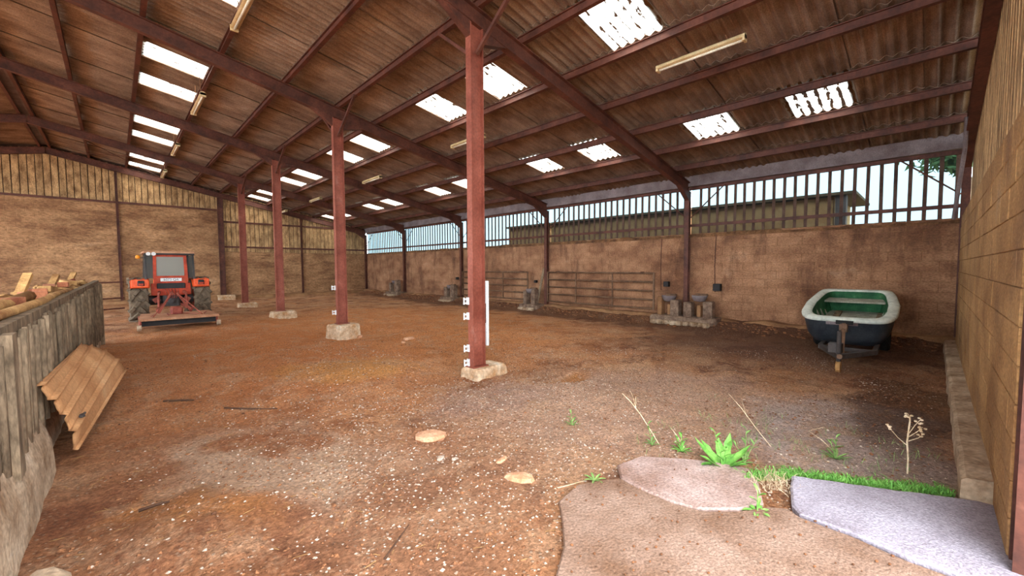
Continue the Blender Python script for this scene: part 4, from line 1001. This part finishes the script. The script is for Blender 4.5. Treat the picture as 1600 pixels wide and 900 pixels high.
# ------------------------------------------------------------------ corrugated sheet leaning on the barrier
def lean_sheet():
    m = MB(); NU, NV = 90, 12; th = .012
    NEAR = [(-.445, 4.50, .755), (-.405, 4.52, .66), (-.360, 4.55, .55), (-.325, 4.62, .42), (-.300, 4.70, .28), (-.300, 4.80, .12)]
    FAR = [(-.335, 7.0, .70), (-.285, 7.02, .685), (-.20, 7.05, .635), (-.105, 7.1, .55), (-.02, 7.2, .42), (.035, 7.3, .27)]
    def sec(Q, u):
        f = u*(len(Q) - 1); i = min(len(Q) - 2, int(f)); t = f - i
        a, b, c, d = (Vector(Q[max(0, i - 1)]), Vector(Q[i]), Vector(Q[i + 1]), Vector(Q[min(len(Q) - 1, i + 2)]))
        return .5*(2*b + (c - a)*t + (2*a - 5*b + 4*c - d)*t*t + (3*b - a - 3*c + d)*t**3)
    # a bowed sheet with four broad pans between narrow raised ribs, its near end broken off unevenly
    def P(u, v, k):
        p = sec(NEAR, u).lerp(sec(FAR, u), v); q = sec(NEAR, min(1, u + .01)).lerp(sec(FAR, min(1, u + .01)), v); r = sec(NEAR, max(0, u - .01)).lerp(sec(FAR, max(0, u - .01)), v)
        d = q - r; nrm = Vector((-d.z, 0, d.x)).normalized()
        if nrm.x < 0: nrm = -nrm
        w = (u*4.2 + .25) % 1; rib = math.exp(-((w - .5)/.10)**2)*.020 - math.exp(-((w - .32)/.07)**2)*.008
        p = p + nrm*(rib + k*th)
        if v < .01: p.y += .05*abs(math.sin(u*PI*4.2)) + .05*noise.noise((u*11, 3, 1))
        return tuple(p)
    for k in (0, 1):
        for j in range(NV + 1):
            for i in range(NU + 1): m.v.append(P(i/NU, j/NV, k))
    q = (NU + 1)*(NV + 1); w = NU + 1
    for j in range(NV):
        for i in range(NU):
            a = j*w + i; m.f.append((a, a + 1, a + w + 1, a + w)); m.f.append((q + a, q + a + w, q + a + w + 1, q + a + 1))
    for i in range(NU):
        m.f.append((i, q + i, q + i + 1, i + 1)); a = NV*w + i; m.f.append((a, a + 1, q + a + 1, q + a))
    for j in range(NV):
        a = j*w; m.f.append((a, a + w, q + a + w, q + a)); a = j*w + NU; m.f.append((a, q + a, q + a + w, a + w))
    return m
t = thing('leaning_sheet', 'tan corrugated sheet leaning against the feed barrier', 'corrugated sheet', (0, 0, 0))
lean_sheet().build('sheet', 'leansheet', t, smooth=True)
m = MB(); m.tube([(-.275, 5.0, .345), (-.235, 5.0, .36)], .018, 8); m.tube([(-.25, 4.93, .365), (-.235, 5.06, .36)], .010, 6); m.build('hook_bolt', 'darkgrey', t)

# ------------------------------------------------------------------ seen through the slats: the neighbour's wall and a tree
nb_ = thing('outbuilding', 'low rough rendered building outside, seen through the slats', 'building', (13.3, 8, 0))
m = MB(); NXY = 60
for j in range(NXY + 1):
    y = lerp(-6.15, 5.9, j/NXY); h = 3.36 + .03*noise.noise((y*2, 0, 4))
    for k in range(6): m.v.append((.03*noise.noise((y*3, k, 1)), y, lerp(-.3, h, k/5)))
    m.v.append((3.0, y, 3.5)); m.v.append((3.0, y, -.3))
for j in range(NXY):
    for k in range(8): m.f.append((8*j + k, 8*j + (k + 1) % 8, 8*j + 8 + (k + 1) % 8, 8*j + 8 + k))
m.f += [tuple(range(8)), tuple(range(8*NXY, 8*NXY + 8))]
m.build('wall', 'neigh', nb_)
m = MB(); m.box((1.4, -.3, 3.42), (3.1, 12.6, .07)); m.build('roof_edge', 'grey_wood', nb_)
m = MB(); m.box((.05, -6.3, 1.55), (.25, .22, 3.7)); m.build('door_jamb', 'gutter', nb_)
tr_ = thing('tree', 'leafy branches outside the top corner of the slatting', 'tree', (21, -1.0, -.2))
m = MB(); m.tube([(0, 0, 0), (.1, .1, 3), (-.1, .3, 5)], [.16, .12, .05], 8); m.build('trunk', 'grey_wood', tr_)
m = MB(); rnd = random.Random(5)
for k in range(500):
    c = Vector((rnd.gauss(0, .7), rnd.gauss(.6, .45), rnd.gauss(5.6, .25))); a = Vector((rnd.uniform(-1, 1), rnd.uniform(-1, 1), rnd.uniform(-1, 1))).normalized(); b = a.orthogonal().normalized(); L = .22
    m.add([c - a*L, c + b*L*.35, c + a*L, c - b*L*.35], [(0, 1, 2, 3)])
o = m.build('crown', 'tree', tr_); o['kind'] = 'stuff'

# ------------------------------------------------------------------ plants by the doorway
def leaf_mesh(L, w, curl, lobes=0., seg=7, seed=0):
    m = MB(); th = .0015
    for k in range(seg + 1):
        u = k/seg; ww = w*math.sin(PI*min(1, .08 + u*.92))**.7*(1 + lobes*math.sin(u*17 + seed)); x = L*u*math.cos(curl*u*.6); z = L*.55*u - curl*L*.75*u*u
        for s_, zz in ((-1, .18), (-.5, .06), (0, 0), (.5, .06), (1, .18)): m.v.append((x, s_*ww/2, z + zz*ww))
    for k in range(seg):
        for q in range(4): a = 5*k + q; m.f.append((a, a + 1, a + 6, a + 5))
    n = len(m.v); m.v += [(x, y, z - th) for x, y, z in m.v]; m.f += [tuple(i + n for i in f[::-1]) for f in list(m.f)]
    return m
def rosette(name, label, x, y, leaves, stems, mm='leaf', z0=0.):
    t = thing(name, label, 'plant', (x, y, gz(x, y) + z0))
    for k, (ang, L, w, curl) in enumerate(leaves):
        o = leaf_mesh(L, w, curl, .18, seed=k).build('leaf', mm, t, smooth=True); o.rotation_euler = (0, 0, ang)
    for (dx, dy, h, nl) in stems:
        m = MB(); pts = [(0, 0, 0), (dx*.4, dy*.4, h*.5), (dx, dy, h)]; m.tube(pts, [.004, .003, .002], 5); st = m.build('stem', mm, t)
        for k in range(nl):
            u = (k + 1)/nl; p = Vector(pts[0]).lerp(Vector(pts[1]), u*2) if u < .5 else Vector(pts[1]).lerp(Vector(pts[2]), u*2 - 1)
            o = leaf_mesh(.07*(1.2 - .5*u), .02, .4, .1).build('leaf', mm, st, smooth=True); o.location = p; o.rotation_euler = (0, -.3, k*2.4)
    return t
rnd = random.Random(11)
rosette('weed', 'tall bright green leafy weed at the corner of the pinkish slab', 3.42, 1.12,
        [(2.4, .19, .055, .5), (2.0, .17, .055, .1), (1.2, .22, .065, -.2), (.5, .22, .065, -.3), (-.4, .20, .06, .0), (-1.1, .18, .06, .3), (-1.9, .17, .055, .6), (3.0, .19, .05, 1.0), (.1, .24, .065, -.5), (1.6, .23, .06, -.4), (-.7, .23, .065, -.35), (2.7, .22, .06, -.1), (-1.5, .2, .06, -.3)],
        [(-.05, .05, .30, 7), (.02, -.02, .20, 6)])
rosette('weed', 'thin branching green weed right of the bright leafy one', 3.62, 1.02, [(.6, .08, .02, .5), (-1., .07, .02, .5)], [(.02, 0, .28, 7), (-.10, .06, .20, 5), (.12, -.05, .18, 5)], 'leaf2')
rosette('weed', 'small bushy green weed behind the pinkish slab', 3.46, 1.47, [(k*.8, .10, .018, .35) for k in range(8)], [(.02, .01, .15, 5), (-.02, .03, .12, 5)])
rosette('weed', 'sparse green weed at the far corner of the pinkish slab', 3.42, 1.72, [(k*1.2, .08, .02, .3) for k in range(5)], [(-.02, .03, .19, 6)], 'leaf2')
rosette('weed', 'tiny pale weed on the grit left of the slabs', 3.27, 2.5, [(k*1., .09, .016, .3) for k in range(6)], [(.0, .02, .12, 4)], 'leaf2')
rosette('weed', 'little weed growing at the left edge of the large slab', 2.52, 1.72, [(k*.9, .09, .02, .4) for k in range(7)], [], 'leaf2', .01)
rosette('weed', 'little upright weed in the crack between the slabs', 2.93, .745, [(k*1.1, .10, .03, .6) for k in range(6)], [(.0, .0, .15, 4)], 'leaf', .01)
rosette('weed', 'leafy weed rising from the grit behind the grass strip', 4.25, .52, [(k*.7, .12, .02, .25) for k in range(9)], [(.02, .0, .18, 6), (-.05, .03, .16, 5)], 'leaf2')
# grass and creeping weeds along the pale slab
m = MB(); E0 = [Vector((3.32, .92, 0)), Vector((3.62, .69, 0)), Vector((3.86, .26, 0)), Vector((4.12, -.16, 0))]
def blade(m, x, y, h, w, dx, dy, z=None):
    z = gz(x, y) if z is None else z; a = rnd.uniform(0, PI); ux, uy = math.cos(a)*w/2, math.sin(a)*w/2
    m.add([(x - ux, y - uy, z), (x + ux, y + uy, z), (x + ux*.7 + dx*.45, y + uy*.7 + dy*.45, z + h*.65), (x - ux*.7 + dx*.45, y - uy*.7 + dy*.45, z + h*.65), (x + dx, y + dy, z + h)], [(0, 1, 2, 3), (3, 2, 4)])
for k in range(2600):
    u = rnd.random()*3; i = min(2, int(u)); p = E0[i].lerp(E0[i + 1], u - i); off = abs(rnd.gauss(.02, .07)); x, y = p.x + off*.9, p.y + off*.45
    blade(m, x, y, rnd.uniform(.015, .05)*(1.3 - min(1, off*4)), rnd.uniform(.006, .014), rnd.gauss(0, .025), rnd.gauss(0, .025))
o = m.build('grass_strip', 'leaf'); tag(o, 'strip of bright green grass along the edge of the pale slab', 'grass', None, 'stuff')
m = MB()
for k in range(900):
    x = rnd.uniform(3.2, 5.2); y = rnd.uniform(-.1, 1.9)
    if x + y < 4.1 or any(inpoly(x, y, q) for q in SLABS) or noise.noise((x*3, y*3, 0)) < .05: continue
    blade(m, x, y, rnd.uniform(.03, .08), .004, rnd.gauss(0, .03), rnd.gauss(0, .03))
o = m.build('sparse_grass', 'leaf2'); tag(o, 'thin scattered grass growing in the grit behind the slabs', 'grass', None, 'stuff')
m = MB()
for k in range(260):
    x, y = rnd.gauss(3.38, .09), rnd.gauss(.76, .06); blade(m, x, y, rnd.uniform(.01, .05), .004, rnd.gauss(0, .05), rnd.gauss(0, .05), .02)
o = m.build('dry_tuft', 'straw'); tag(o, 'tuft of dry yellow grass between the two front slabs', 'grass', None, 'stuff')
# dead stalks
def stalk(label, base, pts, br=(), r=.004, heads=False):
    t = thing('dry_stalk', label, 'dead plant', (base[0], base[1], gz(*base)))
    m = MB(); m.tube([(0, 0, 0)] + pts, [r]*len(pts) + [r*.4], 5); m.build('stem', 'straw', t)
    for b in br:
        m = MB(); m.tube(b, [r*.6] + [r*.45]*(len(b) - 2) + [r*.3], 5); bo = m.build('branch', 'straw', t)
        if heads:
            for q in range(5):
                h = MB(); u = 1 - q*.16; p = Vector(b[-2]).lerp(Vector(b[-1]), u) + Vector((rnd.gauss(0, .012), rnd.gauss(0, .012), rnd.gauss(0, .01))); rock(h, p, .022, .022, .016, q, 6, 2); h.build('seed_head', 'straw', bo)
stalk('tall forked dry straw stalk leaning left above the grit', (3.44, 1.66), [(-.02, .06, .10), (-.05, .16, .25), (-.08, .25, .36), (-.10, .32, .42)], [[(-.06, .2, .30), (-.05, .24, .40), (-.055, .27, .46)], [(-.06, .2, .30), (-.03, .22, .40)]])
stalk('short dry straw stalk beside the forked one', (3.52, 1.46), [(-.01, .05, .08), (-.03, .12, .17)])
stalk('thin dry stalk standing behind the bright leafy weed', (4.1, .95), [(.02, .12, .12), (.02, .25, .28), (.0, .36, .40)], [[(.02, .2, .2), (.06, .26, .34)]], .003)
stalk('bent dry stalk over the grit left of the seed head', (4.35, .52), [(-.02, .10, .10), (-.03, .2, .16), (.05, .10, .20)], (), .003)
stalk('upright dead weed with pale seed heads near the right wall', (4.34, .09), [(-.01, .0, .12), (.0, .01, .25), (.0, .0, .40), (.01, .0, .46)],
      [[(0, .01, .22), (-.05, .06, .28), (-.08, .10, .34), (-.10, .13, .38)], [(0, .01, .28), (.03, -.04, .33), (.05, -.07, .37)], [(0, 0, .32), (.04, -.03, .38), (.06, -.06, .43)], [(0, 0, .36), (-.01, .0, .42), (-.01, .01, .47)], [(0, .01, .25), (.05, -.05, .28), (.07, -.08, .32)]], .006, True)

# ------------------------------------------------------------------ stones, sticks and loose litter on the floor
def stone(name, x, y, sx, sy, sz, rot, seed, mm, label, cat='stone', grp=None):
    m = MB(); rock(m, (x, y, gz(x, y) + sz*.12), sx, sy, sz, seed, 9, 3, rot); tag(m.build(name, mm), label, cat, grp)
stone('flat_stone', 2.07, 3.24, .34, .22, .07, -.5, 1.3, 'stone', 'flat pinkish stone bedded in the middle of the floor')
stone('flat_stone', 2.14, 2.13, .26, .12, .07, -1.0, 2.9, 'stone', 'pointed orange stone left of the large slab')
stone('flat_stone', 2.22, 2.42, .14, .05, .03, .2, 4.1, 'stone', 'thin pale stone just behind the pointed orange one')
stone('loose_stone', 1.92, 2.86, .10, .06, .03, .5, 5.1, 'pebble', 'pale chip below the flat pinkish stone')
stone('loose_stone', 1.98, 2.74, .06, .05, .03, .1, 5.9, 'pebble', 'smaller pale chip below the flat pinkish stone')
stone('loose_stone', 4.75, 8.3, .30, .18, .10, .2, 7.3, 'stone', 'pale stone on the mound right of the second column footing')
stone('loose_stone', 4.45, 8.0, .16, .10, .07, .9, 8.3, 'stone', 'small stone on the mound right of the second column footing')
stone('loose_stone', 4.25, 9.75, .20, .14, .09, .9, 9.3, 'stone', 'small rough stone at the foot of the second column')
stone('loose_stone', -.33, 3.05, .20, .26, .10, .3, 10.3, 'concrete', 'broken tan slab piece in the bottom left corner')
def stick(label, a, b, r, mm):
    pa = Vector((a[0], a[1], gz(*a) + r)); pb = Vector((b[0], b[1], gz(*b) + r)); pm = (pa + pb)/2; pm.z = gz(pm.x, pm.y) + r*1.2
    tag(MB().tube([pa, pm, pb], [r, r*.9, r*.6], 6).build('stick', mm), label, 'stick')
stick('dark stick lying on the dirt left of the pale ring', (.82, 5.5), (1.25, 5.1), .010, 'twig')
stick('dark stick on the dirt behind the leaning sheet', (.35, 6.3), (.62, 6.15), .012, 'twig')
stick('pale straw lying across the crack between the slabs', (2.72, .70), (3.02, .66), .006, 'straw')
stick('pale straw on the left edge of the large slab', (2.22, 1.86), (2.48, 1.78), .004, 'straw')
stick('thin dark twig in the bottom foreground dirt', (1.0, 2.05), (1.25, 2.22), .006, 'twig')
stick('short dark stick in the dirt by the near kerb', (.05, 3.55), (.2, 3.5), .010, 'twig')
# grit
def scatter(name, mm, label, n, smin, smax, test, seed, zf=.2):
    r = random.Random(seed); m = MB(); c = 0
    while c < n:
        x, y = r.uniform(-.3, 8.5), r.uniform(-.15, 9.5)
        if r.random() > test(x, y) or x < -.1 and y > 3.5: continue
        if any(inpoly(x, y, q) for q in SLABS): continue
        s_ = r.uniform(smin, smax)*r.uniform(.6, 1.3); z = gz(x, y); a = r.uniform(0, PI); w, h = s_*r.uniform(.6, 1), s_*r.uniform(.35, .7)
        ca, sa = math.cos(a), math.sin(a); p = Vector((x, y, z + h*zf))
        vs = [p + Vector((ca*s_/2, sa*s_/2, 0)), p + Vector((-sa*w/2, ca*w/2, r.uniform(-.1, .1)*h)), p - Vector((ca*s_/2, sa*s_/2, 0)), p - Vector((-sa*w/2, ca*w/2, 0)), p + Vector((r.uniform(-.15, .15)*s_, r.uniform(-.15, .15)*s_, h/2)), p - Vector((0, 0, h/2))]
        m.add(vs, [(0, 1, 4), (1, 2, 4), (2, 3, 4), (3, 0, 4), (1, 0, 5), (2, 1, 5), (3, 2, 5), (0, 3, 5)]); c += 1
    tag(m.build(name, mm), label, name.replace('_', ' '), None, 'stuff')
def dens(x, y):
    d = math.hypot(x - 2.6, y - 2.8); near = math.exp(-(max(0, d - .4)/2.2)**2)
    return max(.03, near*.9 + .35*sstep(.1, .4, noise.noise((x*.8, y*.8, 2))))*(1 if x > .7 else .35)
scatter('grit', 'pebble', 'pale grit and small pebbles scattered over the floor', 9000, .010, .026, dens, 3)
def densc(x, y): return .25 + .75*math.exp(-((x - .6)/1.6)**2 - ((y - 3)/2.8)**2) + .5*math.exp(-((x - 7.5)/2.5)**2 - ((y - .8)/1.4)**2)
scatter('dirt_clods', 'clod', 'dark crumbs of dry manure and earth over the floor', 9000, .010, .036, densc, 4, .12)
r = random.Random(9); m = MB(); c = 0
while c < 700:
    x, y = r.uniform(-.35, 8), r.uniform(-.1, 9); 
    if any(inpoly(x, y, q) for q in SLABS) or r.random() > densc(x, y): continue
    a = r.uniform(0, 2*PI); L = r.uniform(.02, .07); z = gz(x, y) + .006; dx, dy = math.cos(a)*L, math.sin(a)*L; w = .0015
    m.beam((x, y, z), (x + dx, y + dy, gz(x + dx, y + dy) + .008), w*2, w); c += 1
tag(m.build('straw_litter', 'tan_wood'), 'short bits of straw littering the earth floor', 'straw', None, 'stuff')
r = random.Random(19); m = MB()
for k in range(900):                                   # crumbled debris at the foot of the right wall
    y = r.uniform(-.1, 24); x = 11.3 - abs(r.gauss(0, .28)); s_ = r.uniform(.03, .11)
    rock(m, (x, y, gz(x, y) + s_*.15), s_, s_*r.uniform(.6, 1), s_*.6, k, 5, 2, r.uniform(0, 3))
tag(m.build('wall_rubble', 'clod'), 'crumbled lumps of earth and stone at the foot of the right wall', 'rubble', None, 'stuff')
r = random.Random(29); m = MB()
for k in range(1100):                                  # dirt crumbs blown onto the slabs
    q = SLABS[r.choice((0, 2, 2, 2, 1))]; x, y = r.uniform(.5, 4.1), r.uniform(-.6, 1.85)
    if not inpoly(x, y, q) or (q is SLABS[1] and r.random() < .7): continue
    s_ = r.uniform(.006, .022); rock(m, (x, y, .022 + s_*.1), s_, s_*.8, s_*.6, k, 5, 2, r.uniform(0, 3))
tag(m.build('slab_crumbs', 'clod'), 'brown dirt crumbs scattered over the concrete slabs', 'dirt crumbs', None, 'stuff')
r = random.Random(31); m = MB()
for k in range(420):                                   # broken bits on top of the heap behind the barrier
    y = r.uniform(2.4, 11.6); off = -.10 - abs(r.gauss(0, .16)); p = onheap(y, off, r.uniform(-.01, .07)); s_ = r.uniform(.04, .14)
    if k % 3: rock(m, p, s_, s_*r.uniform(.5, 1.2), s_*.6, k, 6, 2, r.uniform(0, 3))
    else: m.box(p, (r.uniform(.02, .05), s_*2.2, .025), Matrix.Rotation(r.uniform(-1, 1), 3, 'Z') @ Matrix.Rotation(r.uniform(-.3, .3), 3, 'X'))
tag(m.build('heap_litter', 'tan_wood'), 'broken chips of wood and stone on top of the heap', 'litter', None, 'stuff')
